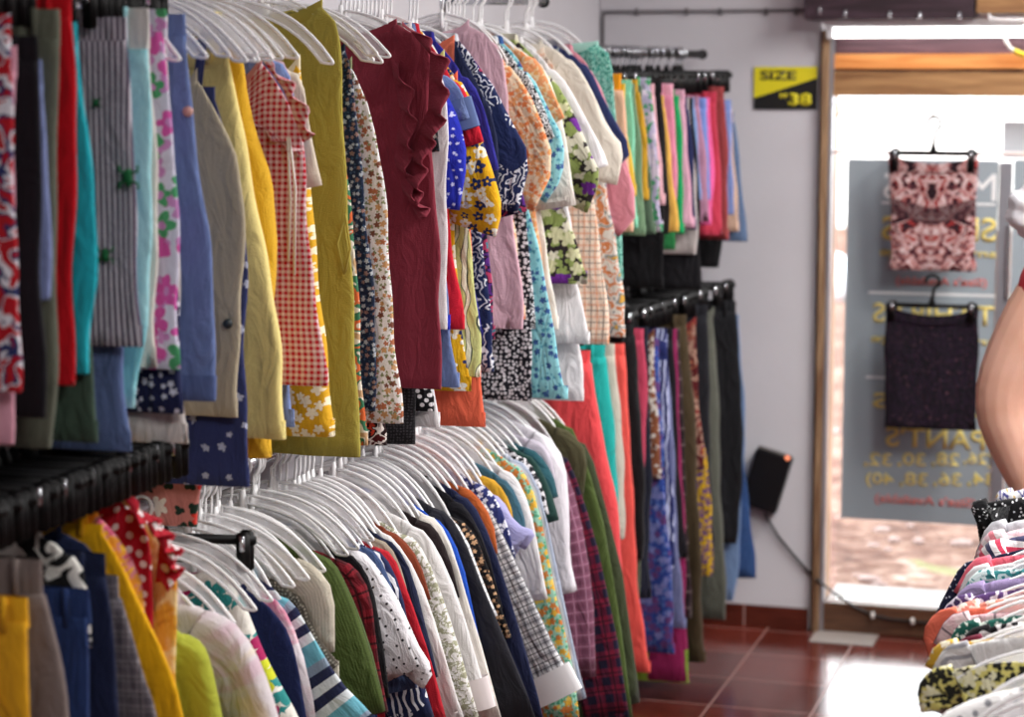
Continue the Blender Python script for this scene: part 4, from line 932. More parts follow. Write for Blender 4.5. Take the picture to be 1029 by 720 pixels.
# door: frame, boards over it, bottom rail, sill
M_JAMB = wood_mat('jamb_wood', '#6a4a34', '#a98a6a', 1, 1)
M_ORANGE = wood_mat('orange_board', '#c9793a', '#e09a58')
M_BROWN = wood_mat('brown_board', '#7d5636', '#a98055')
M_PURPLE = wood_mat('dark_board', '#5b4048', '#7d5c64')
M_DARKBOX = wood_mat('shutter_wood', '#2c1e24', '#43303a')
M_RAIL = wood_mat('door_rail_wood', '#4a2f22', '#6e4c36')
door = empty('door_1', (JX, D, 0)); door['kind'] = 'structure'
def dpart(name, x0, x1, y0, y1, z0, z1, mat, bev=.003):
    bm = bmesh.new(); box(bm, x0-JX, x1-JX, y0-D, y1-D, z0, z1, bev=bev); return obj(name, bm, mat, door, smooth=False)
dpart('door_jamb', X(822, 330), X(829.5, 330), D-.03, D+WT, 0, Z(30), M_JAMB)
dpart('jamb_channel', X(829.5, 330), X(833, 330), D-.02, D+.03, 0, Z(38), M_GREY_METAL, .001)
dpart('door_jamb', DX2, DX2+.04, D-.03, D+WT, 0, Z(30), M_JAMB)
dpart('dark_board', JX, DX2, D+.045, D+.07, Z(90), Z(22), M_PURPLE)
dpart('orange_board', JX, DX2, D+.02, D+.06, Z(69.5), Z(54), M_ORANGE)
dpart('brown_board', JX, DX2, D+.0, D+.06, Z(96.5), Z(72), M_BROWN)
dpart('bottom_rail', JX, DX2, D-.005, D+.045, .0, Z(606, 850), M_RAIL)
M_SILL = plain('sill_cement', '#8f8885', .85)
dpart('door_sill', JX, DX2, D+.045, D+WT+.14, -.02, Z(606, 850)-.012, M_SILL)
YG = D+.075                                    # plane of the glazing
xs0, xs1 = X(1000, 330, YG), X(1013, 330, YG)
dpart('door_stile', xs0, xs1, YG-.02, YG+.02, Z(606, 850), Z(163, 1005, YG), M_GREY_METAL, .004)
bm = bmesh.new(); box(bm, xs1-.012-JX, xs1+.002-JX, YG-.032-D, YG-.02-D, Z(300, 1005, YG), Z(225, 1005, YG), bev=.003); obj('door_handle', bm, M_STEEL, door, smooth=False)
dpart('transom_bar', JX, DX2, YG-.012, YG+.012, Z(155, 880, YG), Z(151, 880, YG), plain('transom_paint', '#e8d8d4', .5))
def glass_mat():
    N = NT('clear_glass'); t = N.n('ShaderNodeBsdfTransparent'); t.inputs[0].default_value = (.96, .98, .97, 1)
    g = N.n('ShaderNodeBsdfGlossy'); g.inputs['Roughness'].default_value = .02
    lw = N.n('ShaderNodeFresnel'); lw.inputs[0].default_value = 1.45
    mx = N.n('ShaderNodeMixShader'); N.l(N.math('MULTIPLY', lw.outputs[0], .8), mx.inputs[0]); N.l(t.outputs[0], mx.inputs[1]); N.l(g.outputs[0], mx.inputs[2])
    N.l(mx.outputs[0], N.out.inputs[0]); return N.m
M_GLASS = glass_mat()
dpart('glass_pane', X(845, 330, YG), xs0, YG-.003, YG+.003, Z(606, 850), Z(163, 900, YG), M_GLASS, 0)
dpart('glass_pane', xs1, DX2, YG-.003, YG+.003, Z(606, 850), Z(163, 900, YG), M_GLASS, 0)

# printed film on the glass, read from the street
def film_mat():
    N = NT('grey_film'); d = N.n('ShaderNodeBsdfDiffuse'); d.inputs[0].default_value = hexc('#a5afb6')
    t = N.n('ShaderNodeBsdfTranslucent'); t.inputs[0].default_value = hexc('#7d8a94')
    m = N.n('ShaderNodeMixShader'); m.inputs[0].default_value = FILM_T
    N.l(d.outputs[0], m.inputs[1]); N.l(t.outputs[0], m.inputs[2]); N.l(m.outputs[0], N.out.inputs[0]); return N.m
def ink_mat(name, c):
    N = NT(name); d = N.n('ShaderNodeBsdfDiffuse'); d.inputs[0].default_value = hexc(c)
    t = N.n('ShaderNodeBsdfTranslucent'); t.inputs[0].default_value = hexc(c)
    m = N.n('ShaderNodeMixShader'); m.inputs[0].default_value = FILM_T*1.1
    N.l(d.outputs[0], m.inputs[1]); N.l(t.outputs[0], m.inputs[2]); N.l(m.outputs[0], N.out.inputs[0]); return N.m
FILM_T = .22
M_FILM = film_mat(); M_YEL = ink_mat('yellow_ink', '#f2e08c'); M_WHT = ink_mat('white_ink', '#f6f6f6'); M_RED = ink_mat('red_ink', '#e48a86')
YF = YG-.008
def letters(name, s, u0, u1, v0, v1, y, mat, parent, origin, street=True, bold=.0, ext=.0008):
    """text filling the pixel box at depth y, readable from the street (or from the room)"""
    cu = bpy.data.curves.new(name, 'FONT'); cu.body = s; cu.size = 1; cu.offset = bold; cu.extrude = 0
    t = bpy.data.objects.new(name, cu); COL.objects.link(t); bpy.context.view_layer.update()
    me = bpy.data.meshes.new_from_object(t.evaluated_get(bpy.context.evaluated_depsgraph_get()))
    bpy.data.objects.remove(t)
    xs = [v.co.x for v in me.vertices]; ys = [v.co.y for v in me.vertices]
    a, b = on_y(u0, (v0+v1)/2, y), on_y(u1, (v0+v1)/2, y); zt, zb = on_y(u0, v0, y).z, on_y(u0, v1, y).z
    for v in me.vertices:
        fx = (v.co.x-min(xs))/(max(xs)-min(xs)); fz = (v.co.y-min(ys))/(max(ys)-min(ys))
        if street: fx = 1-fx
        v.co = Vector((a.x+(b.x-a.x)*fx, y, zb+(zt-zb)*fz))-origin
    bm = bmesh.new(); bm.from_mesh(me)
    r = bmesh.ops.extrude_face_region(bm, geom=bm.faces[:])
    for v in [g for g in r['geom'] if isinstance(g, bmesh.types.BMVert)]: v.co.y -= ext
    return obj(name, bm, mat, parent, smooth=False)
fo = Vector((X(845, 517, YF), YF, Z(523, 900, YF)))
film = empty('window_film', fo); tag(film, 'grey film on the door glass with mirrored yellow lettering', 'sign')
bm = bmesh.new(); box(bm, 0, xs0-.002-fo.x, -.001, .001, 0, Z(160, 900, YF)-fo.z); obj('film_sheet', bm, M_FILM, film, smooth=False)
YT = YF-.0018
for s, u0, u1, v0, v1, mm, bo in [("MEN'S", 888, 1001, 172, 200, M_WHT, 0), ("SHIRT'S", 886, 1001, 216, 241, M_YEL, .022), ('small to large', 884, 1001, 248, 259, M_YEL, .025),
        ("(Size's Available)", 900, 992, 277, 288, M_RED, .025), ("T-SHIRT'S", 877, 999, 303, 324, M_YEL, .022), ('small to large', 875, 1000, 335, 346, M_YEL, .025),
        ('JEANS', 877, 985, 394, 414, M_YEL, .022), ("PANT'S", 890, 990, 427, 448, M_YEL, .022), *[(t, 868+34*(3-i)+(0 if t[0] != '(' else -2), 868+34*(3-i)+28, 454, 469, M_YEL, .015) for i, t in enumerate(('(26,', '28,', '30,', '32,'))], *[(t, 870+34*(3-i), 870+34*(3-i)+28, 474, 489, M_YEL, .015) for i, t in enumerate(('34,', '36,', '38,', '40)'))], ("(Size's Available)", 879, 981, 495, 507, M_RED, .025)]:
    letters('lettering', s, u0, u1, v0, v1, YT, mm, film, fo, True, bo)
for u0, u1, v in ((886, 1000, 203.5), (873, 1000, 293.5), (870, 1000, 378.5)):
    a, b = on_y(u0, v, YT), on_y(u1, v, YT); bm = bmesh.new(); box(bm, a.x-fo.x, b.x-fo.x, YT-.0006-fo.y, YT-fo.y, a.z-.004-fo.z, a.z+.004-fo.z); obj('ruled_line', bm, M_WHT, film, smooth=False)
bm = bmesh.new(); box(bm, xs1+.004, xs1+.5, YF-.001, YF+.001, Z(523, 1020, YF), Z(160, 1020, YF))
tag(obj('window_film', bm, M_FILM, smooth=False), 'plain grey film on the glass beyond the metal door post', 'sign')
bm = bmesh.new(); box(bm, X(1008, 140, YG+.05), X(1008, 140, YG+.05)+.4, YG+.046, YG+.05, Z(159, 1015, YG+.05), Z(122, 1015, YG+.05), bev=.001)
tag(obj('notice_board', bm, plain('grey_board', '#b4b8bd', .6), smooth=False), 'small blank grey board high outside the door', 'sign')

# shutter box over the door
bm = bmesh.new(); box(bm, 0, X(984, 10)-X(815, 10), -.14, 0, 0, CZ-.05-Z(20), bev=.004)
sh = obj('shutter_box', bm, M_DARKBOX, smooth=False); sh.location = (X(815, 10), D-.002, Z(20)); tag(sh, 'dark brown wooden shutter box above the doorway with bolt heads', 'box')
yb = D-.142
for u, v in ((824, 11), (849.5, 14), (894, 15), (924, 16), (964, 16)):
    p = on_y(u, v, yb); bm = bmesh.new(); tube(bm, [(p.x-sh.location.x, -.142, p.z-sh.location.z-.012), (p.x-sh.location.x, -.142, p.z-sh.location.z+.012)], .006, 8)
    obj('bolt', bm, M_STEEL, sh)
bm = bmesh.new(); box(bm, X(985, 10), X(985, 10)+.7, D-.15, D-.002, Z(15), CZ-.05, bev=.004)
tag(obj('shutter_cover', bm, M_BROWN, smooth=False), 'lighter brown wooden cover beside the dark shutter box', 'box')
p0, p1 = on_y(995, 18, D-.16), on_y(1090, 20, D-.16)
bm = bmesh.new(); tube(bm, [on_y(994, 14, D-.16), on_y(995, 19, D-.16), (p0.x+.03, D-.16, p0.z-.006), (p1.x, D-.16, p0.z-.006)], .006, 8)
tag(obj('conduit', bm, plain('white_conduit', '#e2dfe0', .5)), 'thin white conduit along the brown cover over the door', 'conduit')
def emit(name, c, s):
    N = NT(name); e = N.n('ShaderNodeEmission'); e.inputs[0].default_value = c; e.inputs[1].default_value = s; N.l(e.outputs[0], N.out.inputs[0]); return N.m
M_TUBE = emit('tube_light', (1, .99, .97, 1), 7)
def tube_lamp(loc, L, rz, label, group=None, face=-1):
    o = empty('tube_lamp', loc); o.rotation_euler = (0, 0, rz); tag(o, label, 'lamp', group)
    bm = bmesh.new(); box(bm, 0, L, -.025, .025, .0, .035, bev=.004); obj('batten', bm, plain('batten_white', '#e8e8ea', .4), o, smooth=False)
    bm = bmesh.new(); tube(bm, [(.03, 0, -.018), (L-.03, 0, -.018)], .016, 14); obj('tube', bm, M_TUBE, o)
    for x in (.008, L-.03):
        bm = bmesh.new(); box(bm, x, x+.022, -.02, .02, -.038, 0, bev=.003); obj('lamp_holder', bm, plain('batten_white', '#e8e8ea', .4), o, smooth=False)
    return o
lx = X(829, 31, D-.06)
tube_lamp((lx, D-.06, Z(27, 900, D-.06)), 1.25, 0, 'bright tube lamp mounted across the top of the doorway')
bm = bmesh.new()
cp = [on_y(1010, 35, D-.05), on_y(1011, 42, D-.05), on_y(1015, 48, D-.05), on_y(1019, 51, D-.05), on_y(1022, 53, D-.05)]
tube(bm, cp, .006, 8)
wo = obj('lamp_cable', bm, plain('white_cable', '#ece9e4', .5)); tag(wo, 'short white cable with yellow plug hanging below the door lamp', 'cable')
bm = bmesh.new(); tube(bm, [cp[-2], on_y(1026, 54, D-.05), on_y(1036, 57, D-.05)], .009, 8); obj('plug', bm, plain('yellow_plug', '#e6c92c', .5), wo)

# sign SIZE "38
so = Vector((X(758, 90), D-.006, Z(110, 790))); sw, shh = X(821.5, 90)-so.x, Z(67, 790)-so.z
sign = empty('size_sign', so); tag(sign, 'black and yellow size 38 sign on the wall beside the door', 'sign')
bm = bmesh.new(); box(bm, 0, sw, 0, .006, 0, shh); obj('board', bm, plain('sign_black', '#141312', .5), sign, smooth=False)
bm = bmesh.new(); q = [(0, shh*.26), (sw, shh*.74), (sw, shh), (0, shh)]
A = [bm.verts.new((x, -.0012, z)) for x, z in q]; B = [bm.verts.new((x, 0, z)) for x, z in q]
bm.faces.new(A); bm.faces.new(B[::-1])
for i in range(4): bm.faces.new((A[i], B[i], B[(i+1) % 4], A[(i+1) % 4]))
obj('yellow_panel', bm, plain('sign_yellow', '#e3d51e', .5), sign, smooth=False)
letters('lettering', 'SIZE', 764, 800, 71, 80.5, D-.0073, plain('sign_black', '#141312', .5), sign, so, False, .03)
letters('lettering', '38', 792, 815.5, 93.5, 106, D-.0063, plain('sign_yellow', '#e3d51e', .5), sign, so, False, .04)
letters('lettering', '"', 783, 790.5, 94, 98.5, D-.0063, plain('sign_yellow', '#e3d51e', .5), sign, so, False, .02)

# cable clipped to the wall
bm = bmesh.new()
tube(bm, [on_y(605.5, 62, D-.006), on_y(605.5, 20, D-.006), on_y(606.5, 13.5, D-.006), on_y(612, 12.3, D-.006), on_y(700, 11.5, D-.006), on_y(816, 10.3, D-.006)], .0055, 8)
wc = obj('wall_cable', bm, plain('dusty_cable', '#6d696c', .7)); tag(wc, 'dark cable clipped along the wall above the size sign', 'cable')
for u in (640, 690, 724, 770, 800):
    p = on_y(u, 11.6, D-.006); bm = bmesh.new(); box(bm, p.x-.006, p.x+.006, D-.014, D, p.z-.012, p.z+.012, bev=.002); obj('cable_clip', bm, plain('dusty_cable', '#6d696c', .7), wc)
# moulding strip at the wall above the cable
slab('trim_1', LX, X(815, 5), D-.012, D, Z(8.5), Z(8.5)+.05, M_WALL, bev=.004)

# black box with a glowing light
c = on_y(771, 482, D-.03); ad = empty('power_adapter', c); ad.rotation_euler = (0, math.radians(16), 0)
tag(ad, 'tilted black power adapter box on the wall beside the door', 'adapter')
bm = bmesh.new(); box(bm, -.062, .062, -.03, .03, -.1, .1, bev=.005); obj('case', bm, plain('adapter_black', '#0f0e11', .4), ad, smooth=False)
bm = bmesh.new(); box(bm, -.06, .06, -.028, .0, .1, .108, bev=.002); obj('top_vent', bm, plain('adapter_grey', '#5a5654', .5), ad, smooth=False)
bm = bmesh.new(); bmesh.ops.create_uvsphere(bm, u_segments=10, v_segments=6, radius=.009); 
for v in bm.verts: v.co += Vector((.047, -.03, .102))
obj('indicator_light', bm, emit('red_led', (1, .28, .14, 1), 1.3), ad)
bm = bmesh.new(); tube(bm, [(-.045, 0, -.1), (-.047, 0, -.135), (-.05, .02, -.16)], .005, 8); obj('cable_stub', bm, plain('cable_black', '#1a181a', .5), ad)
bm = bmesh.new(); P_ = [(769, 515), (772, 522), (783, 540), (800, 560), (815, 577), (822, 583), (840, 597), (858, 609), (876, 617.5), (896, 622), (917, 624), (950, 627), (1000, 632)]
yy = [D-.03, D-.02, D-.012, D-.012, D-.012, D-.036, D-.02, D-.012]+[D-.012]*5
tube(bm, [on_y(u, v, y) for (u, v), y in zip(P_, yy)], .0045, 8)
pc = obj('power_cable', bm, plain('cable_black', '#1a181a', .5)); tag(pc, 'dark power cable running from the adapter down along the door bottom', 'cable')
for u, v in ((877, 618), (917, 624)):
    p = on_y(u, v, D-.012); bm = bmesh.new(); box(bm, p.x-.006, p.x+.006, D-.022, D-.006, p.z-.01, p.z+.012, bev=.002); obj('cable_clip', bm, plain('white_cable', '#ece9e4', .5), pc)
# pale grey patch on the floor in front of the door
a, b, c_, d_ = on_z(812, 645, 0), on_z(880, 645, 0), on_z(884, 629.5, 0), on_z(822, 627.5, 0)
bm = bmesh.new(); box(bm, a.x, b.x, a.y, D-.01, 0, .004, bev=.002); slab_o = obj('trim_2', bm, plain('cement_patch', '#a49a94', .35), smooth=False); slab_o['kind'] = 'structure'

# ------------------------------------------------------------------ outside
def ground_mat():
    N = NT('red_earth'); c = N.n('ShaderNodeTexCoord').outputs['Object']
    n = N.noise(c, 1.6, 6, .5).outputs[0]; m = N.noise(c, 11, 5, .8).outputs[0]; v = N.n('ShaderNodeTexVoronoi'); N.l(c, v.inputs[0]); v.inputs['Scale'].default_value = 7
    k = N.math('ADD', N.math('MULTIPLY', n, .5), N.math('MULTIPLY', m, .5))
    col = N.ramp(k, [(.3, hexc('#33221c')), (.45, hexc('#5a3e34')), (.55, hexc('#785c50')), (.68, hexc('#9c8a80'))], False)
    col = N.mix(N.math('GREATER_THAN', n, .66), col, hexc('#74704f'))
    N.bsdf(col, .9, .2, N.math('ADD', m, v.outputs['Distance']), .05, .8); return N.m
M_EARTH = ground_mat()
gz = Z(606, 850)-.12-.05
slab('ground', -14, 16, D+WT+.1, 34, -.5, -.02, M_EARTH)
slab('wall_street', -14, 16, 27, 27.3, -.1, 3.2, plain('white_limewash', '#efece8', .9))
bm = bmesh.new(); rs = random.Random(3)
for i in range(420):
    y = D+.5+9*rs.random()**1.6; x = -1.8+rs.random()*3.2*(y/8); r = rs.uniform(.012, .045)
    o0 = len(bm.verts); q = bmesh.ops.create_icosphere(bm, subdivisions=1, radius=r)['verts']
    sx, sy, sz = rs.uniform(.7, 1.6), rs.uniform(.7, 1.4), rs.uniform(.25, .7); an = rs.uniform(0, 3)
    for v in q:
        X_, Y_ = v.co.x*sx*rs.uniform(.85, 1.1), v.co.y*sy; v.co = Vector((x+X_*cos(an)-Y_*sin(an), y+X_*sin(an)+Y_*cos(an), -.02+v.co.z*sz+r*sz*.4))
o = obj('rubble', bm, plain('pale_stone', '#97807a', .9)); tag(o, 'pale stones and dry leaves scattered on the red earth outside', 'rubble', kind='stuff')
for (u, v, s, cc, nm) in ((838, 292, .28, '#dfe2ea', 'limewashed boulder'), (1002, 560, .0, '', '')):
    if not s: continue
    p = on_z(u, v+8, -.02); bm = bmesh.new(); q = bmesh.ops.create_icosphere(bm, subdivisions=3, radius=s)['verts']; rr = random.Random(5)
    for w in q: w.co = Vector((w.co.x*1.3, w.co.y, w.co.z*.8+s*.6))*(1+.12*sin(w.co.x*19)*cos(w.co.z*15))
    o = obj('boulder', bm, plain('pale_boulder', cc, .9)); o.location = p; tag(o, 'pale boulder far out on the earth seen past the door jamb', 'boulder')

# ------------------------------------------------------------------ skirts hanging in the doorway
M_K1 = None
def kaleido():
    N = NT('kaleidoscope_print'); o = N.xyz(N.n('ShaderNodeTexCoord').outputs['Object'])
    cb = N.n('ShaderNodeCombineXYZ'); N.l(N.math('ABSOLUTE', o[0]), cb.inputs[0]); N.l(o[2], cb.inputs[1])
    n = N.noise(cb.outputs[0], 22, 3, 1.4).outputs[0]
    f = N.math('MULTIPLY_ADD', N.math('SUBTRACT', n, .5), 2.4, .5)
    col = N.ramp(f, [(0, hexc('#24131a')), (.22, hexc('#5c2a32')), (.34, hexc('#b07c78')), (.46, hexc('#cdbabb')), (.56, hexc('#a5736f')), (.66, hexc('#962c2a')), (.76, hexc('#301b22'))])
    band = N.math('COMPARE', N.math('ADD', o[2], N.math('MULTIPLY', N.math('ABSOLUTE', o[0]), -.25)), .17, .028)
    col = N.mix(N.math('MULTIPLY', band, .75), col, hexc('#301b22'))
    N.bsdf(col, .8, .2, N.noise(None, 300, 2).outputs[0], .003, .4); return N.m
def door_skirt(us, vt, vb, vhook, yk, mat, label, short):
    a, b = on_y(us[0], vt, yk), on_y(us[1], vt, yk); a2, b2 = on_y(us[2], vb, yk), on_y(us[3], vb, yk)
    cx = (a.x+b.x)/2; zb = (a2.z+b2.z)/2
    root = empty('skirt', (cx, yk, zb)); tag(root, label, 'skirt', 'skirts hung in the doorway')
    F = Folds(random.Random(short), .009, .8); rows = []
    for i in range(24):
        t = i/23; rows.append((a.x+(a2.x-a.x)*t-cx, b.x+(b2.x-b.x)*t-cx, (a.z+(a2.z-a.z)*t)-zb, .012*(.6+.5*t), 0))
    bm = cloth(rows, F, 60, top_open=True)
    for v in bm.verts:                                       # the waist sags between the clips
        t = (v.co.z)/(a.z-zb); sag = max(0, t-.6)/.4
        v.co.z -= .03*sag*(1-(v.co.x/((b.x-a.x)/2))**2 if abs(v.co.x) < (b.x-a.x)/2 else 0)
    obj('skirt_panel', bm, mat, root)
    rows = [(r[0]-.002, r[1]+.002, z, .014, 0) for r, z in ((rows[0], a.z-zb+.004), (rows[0], a.z-zb-.012), (rows[1], a.z-zb-.024))]
    bm = cloth(rows, Folds(random.Random(short), .007, .8), 60, top_open=True, hem=False)
    for v in bm.verts:
        v.co.z -= .03*max(0, 1-(v.co.x/((b.x-a.x)/2))**2)
    obj('waistband', bm, mat, root)
    hw = on_y((us[0]+us[1])/2, vhook, yk)
    hanger('k', (cx, yk, hw.z-.018), f'black clip hanger holding the {short}', 'hangers in the doorway', sc=((b.x-a.x)/.29, 1, (hw.z-.018-(a.z+.005))/.09))
    return root
YK = D-.07
door_skirt((893.5, 982.5, 894, 981), 156, 270, 119, YK, kaleido(), 'short skirt with dusky red kaleidoscope print hung in the doorway', 'kaleidoscope skirt')
door_skirt((890.5, 983, 887.5, 982), 308, 428, 277, YK-.012, fabric('ab:#0b090f,#0b090f,#0b090f,#0d0a12,#2e1a30,#0b090f,#0b090f,#6a4450|75,2'), 'black short skirt with fine purple specks below the printed skirt', 'black speckled skirt')
# string with little hooks across the door head
bm = bmesh.new()
tube(bm, [on_y(833, 104, YK), on_y(880, 112, YK), on_y(940, 117, YK), on_y(1000, 108, YK), on_y(1060, 100, YK)], .0012, 6)
so_ = obj('string', bm, plain('white_string', '#e6e0da', .8)); tag(so_, 'thin white string tied across the top of the doorway', 'string')
for i, (u, v) in enumerate(((843, 113), (870.5, 110), (925.5, 128), (939, 111), (975, 126), (957, 134))):
    p = on_y(u, v, YK-.004); bm = bmesh.new()
    tube(bm, [p+Vector((0, 0, .016)), p+Vector((.004, 0, .006)), p+Vector((.001, 0, -.008)), p+Vector((-.005, 0, -.014)), p+Vector((-.008, 0, -.006))], .0028, 6)
    tag(obj('string_hook', bm, plain('rusty_hook', '#a58468', .5)), 'tiny brownish hook dangling from the string in the doorway', 'hook', 'hooks on the door string')

# ------------------------------------------------------------------ rails
def rail(name, x, z, y0, y1, r, mat, label, bx, by, sl=0):
    o = empty(name, (x, y0, z)); tag(o, label, 'rail', 'clothes rails')
    bm = bmesh.new(); tube(bm, [(0, 0, 0), (sl*(y1-y0), y1-y0, 0)], r, 14); obj('bar', bm, mat, o)
    for y in by:
        bm = bmesh.new(); tube(bm, [(sl*(y-y0), y-y0, .0), (bx-x, y-y0, .0)], .009, 10); disc(bm, (bx-x+.003*(1 if bx < x else -1), y-y0, 0), (1, 0, 0), .03, .006); obj('wall_bracket', bm, mat, o)
    for y in (0, y1-y0):
        bm = bmesh.new(); disc(bm, (sl*y, y, 0), (0, 1, 0), r+.004, .012); obj('end_cap', bm, M_BLACK_PLASTIC, o)
    return o
rail('clothes_rail', UP.x, UP.z, 2.1, 5.68, .0125, M_STEEL, 'steel rail carrying the upper run of shirts and dresses', LX, (2.3, 3.4, 4.5, 5.64))
rail('clothes_rail', LOWN.x, LOWN.z, 2.1, 3.24, .0125, M_BLACK_METAL, 'black rail carrying the nearest trousers and yellow top', LX, (2.2, 3.2))
rail('clothes_rail', LOW.x, LOW.z, 2.85, 5.92, .0125, M_STEEL, 'steel rail carrying the lower run of shirts', LX, (3.3, 4.4, 5.9))
rail('clothes_rail', BUP.x, BUP.z, 5.74, D-.1, .0125, M_BLACK_METAL, 'black rail carrying the bright shorts by the door wall', LX, (5.8, 7.1), .075)
rail('clothes_rail', BLO.x, BLO.z, 5.97, D-.1, .0125, M_BLACK_METAL, 'black rail carrying the long trousers by the door wall', LX, (6.0, 7.1), .085)
rk = empty('clothes_rack', (RR.x, 2.6, 0)); tag(rk, 'freestanding low steel rack carrying the blouses by the door', 'rack', 'clothes rails')
bm = bmesh.new(); tube(bm, [(0, 0, RR.z), (0, 2.55, RR.z)], .0125, 14); obj('bar', bm, M_STEEL, rk)
for y in (.02, 2.53):
    bm = bmesh.new(); tube(bm, [(0, y, .02), (0, y, RR.z)], .014, 12); obj('post', bm, M_STEEL, rk)
    bm = bmesh.new(); tube(bm, [(-.22, y, .016), (.22, y, .016)], .016, 12); obj('foot', bm, M_STEEL, rk)

# ------------------------------------------------------------------ hang everything
for row, G, grp in ((UP, UPN, 'clothes on the upper rail'), (LOWN, LN, 'clothes on the near lower rail'), (LOW, LF, 'clothes on the lower rail'), (LCO, LC, 'trousers beside the coral pair'),
                    (BLO, BL, 'clothes on the low rail by the door wall'), (BUP, BU, 'shorts on the high rail by the door wall'), (RR, RG, 'blouses on the low rack by the door')):
    if 'QUICK' in globals() and row.name not in QUICK: continue
    build_row(row, G, grp)
rz = random.Random(11)
for i in range(9): hanger('w', (LOW.x, 3.2+i*.08+rz.uniform(-.02, .02), LOW.z), 'white plastic hanger squeezed between the shirts of the lower rail', 'spare hangers on the lower rail', rz.uniform(-.08, .08), rz.uniform(-.03, .03))
for i in range(5): hanger('w', (UP.x, 3.04+i*.08+rz.uniform(-.02, .02), UP.z), 'white plastic hanger squeezed between the clothes of the upper rail', 'spare hangers on the upper rail', rz.uniform(-.08, .08), rz.uniform(-.03, .03))
for i in range(12): hanger('b', (LOWN.x, 2.35+i*.07, LOWN.z), 'empty black clip hanger on the near lower rail', 'spare black hangers on the near lower rail', rz.uniform(-.08, .08))
for i in range(4): hanger('w', (RR.x, 3.1+i*.09, RR.z), 'white plastic hanger at the near end of the low rack', 'spare hangers on the low rack', rz.uniform(-.1, .1), rz.uniform(-.03, .03), (1.02, 1, 1.1))
for i in range(6): hanger('b', (BLO.at(6.05+i*.17), 6.05+i*.17, BLO.z), 'empty black clip hanger on the low rail by the door wall', 'spare black hangers by the door wall', rz.uniform(-.08, .08))

for i, (u, v) in enumerate(((63, 476), (36, 478), (25, 485), (11, 490), (88, 520))):
    p = on_x(u, v, LOWN.x+.03); bm = bmesh.new(); box(bm, -.013, .013, -.006, .006, -.008, .008, bev=.002)
    o = obj('size_marker', bm, plain('marker_white', '#c9c6c4', .5), smooth=False); o.location = p
    tag(o, 'little white size marker on the dark hangers of the near lower rail', 'size marker', 'size markers on the near lower rail')
# ------------------------------------------------------------------ person beside the rack, seen by an arm and the back of the head
def skin_mat():
    N = NT('skin'); c = N.n('ShaderNodeTexCoord').outputs['Object']
    n = N.noise(c, 6, 4).outputs[0]
    col = N.ramp(n, [(.3, hexc('#cd9a82')), (.7, hexc('#dbac98'))], False)
    N.bsdf(col, .5, .4, N.noise(c, 260, 3).outputs[0], .002, .3, **{'Subsurface Weight': .12}); return N.m
def ellipsoid(bm, c, r, sub=3):
    for v in bmesh.ops.create_icosphere(bm, subdivisions=sub, radius=1)['verts']: v.co = Vector((c[0]+v.co.x*r[0], c[1]+v.co.y*r[1], c[2]+v.co.z*r[2]))
def limb(bm, pts, rad):
    P = smooth_poly([tuple(p)+(r,) for p, r in zip(pts, rad)], 2)
    tube(bm, [p[:3] for p in P], [p[3] for p in P], 16)
    for p in (P[0], P[-1]): ellipsoid(bm, p[:3], (p[3],)*3, 2)
def loft(bm, rings, n=28):
    P = smooth_poly(rings, 2); V = []
    for z, cx, rx, ry in P: V.append([bm.verts.new((cx+rx*cos(2*PI*j/n), ry*(abs(sin(2*PI*j/n))**.85)*(1 if sin(2*PI*j/n) >= 0 else -1), z)) for j in range(n)])
    for A, B in zip(V, V[1:]):
        for j in range(n): bm.faces.new((A[j], A[(j+1) % n], B[(j+1) % n], B[j]))
    bm.faces.new(V[0][::-1]); bm.faces.new(V[-1])
def fused(name, build, mat, parent, voxel=.007, it=6):
    """overlapping volumes melted into one continuous surface"""
    bm = bmesh.new(); build(bm); bmesh.ops.recalc_face_normals(bm, faces=bm.faces)
    me = bpy.data.meshes.new('raw'); bm.to_mesh(me); bm.free()
    t = bpy.data.objects.new('raw', me); COL.objects.link(t)
    r = t.modifiers.new('r', 'REMESH'); r.mode = 'VOXEL'; r.voxel_size = voxel
    k = t.modifiers.new('s', 'SMOOTH'); k.factor = .5; k.iterations = it
    bpy.context.view_layer.update()
    m2 = bpy.data.meshes.new_from_object(t.evaluated_get(bpy.context.evaluated_depsgraph_get()))
    bpy.data.objects.remove(t); m2.name = name; m2.materials.clear()
    return link(name, m2, mat, parent)
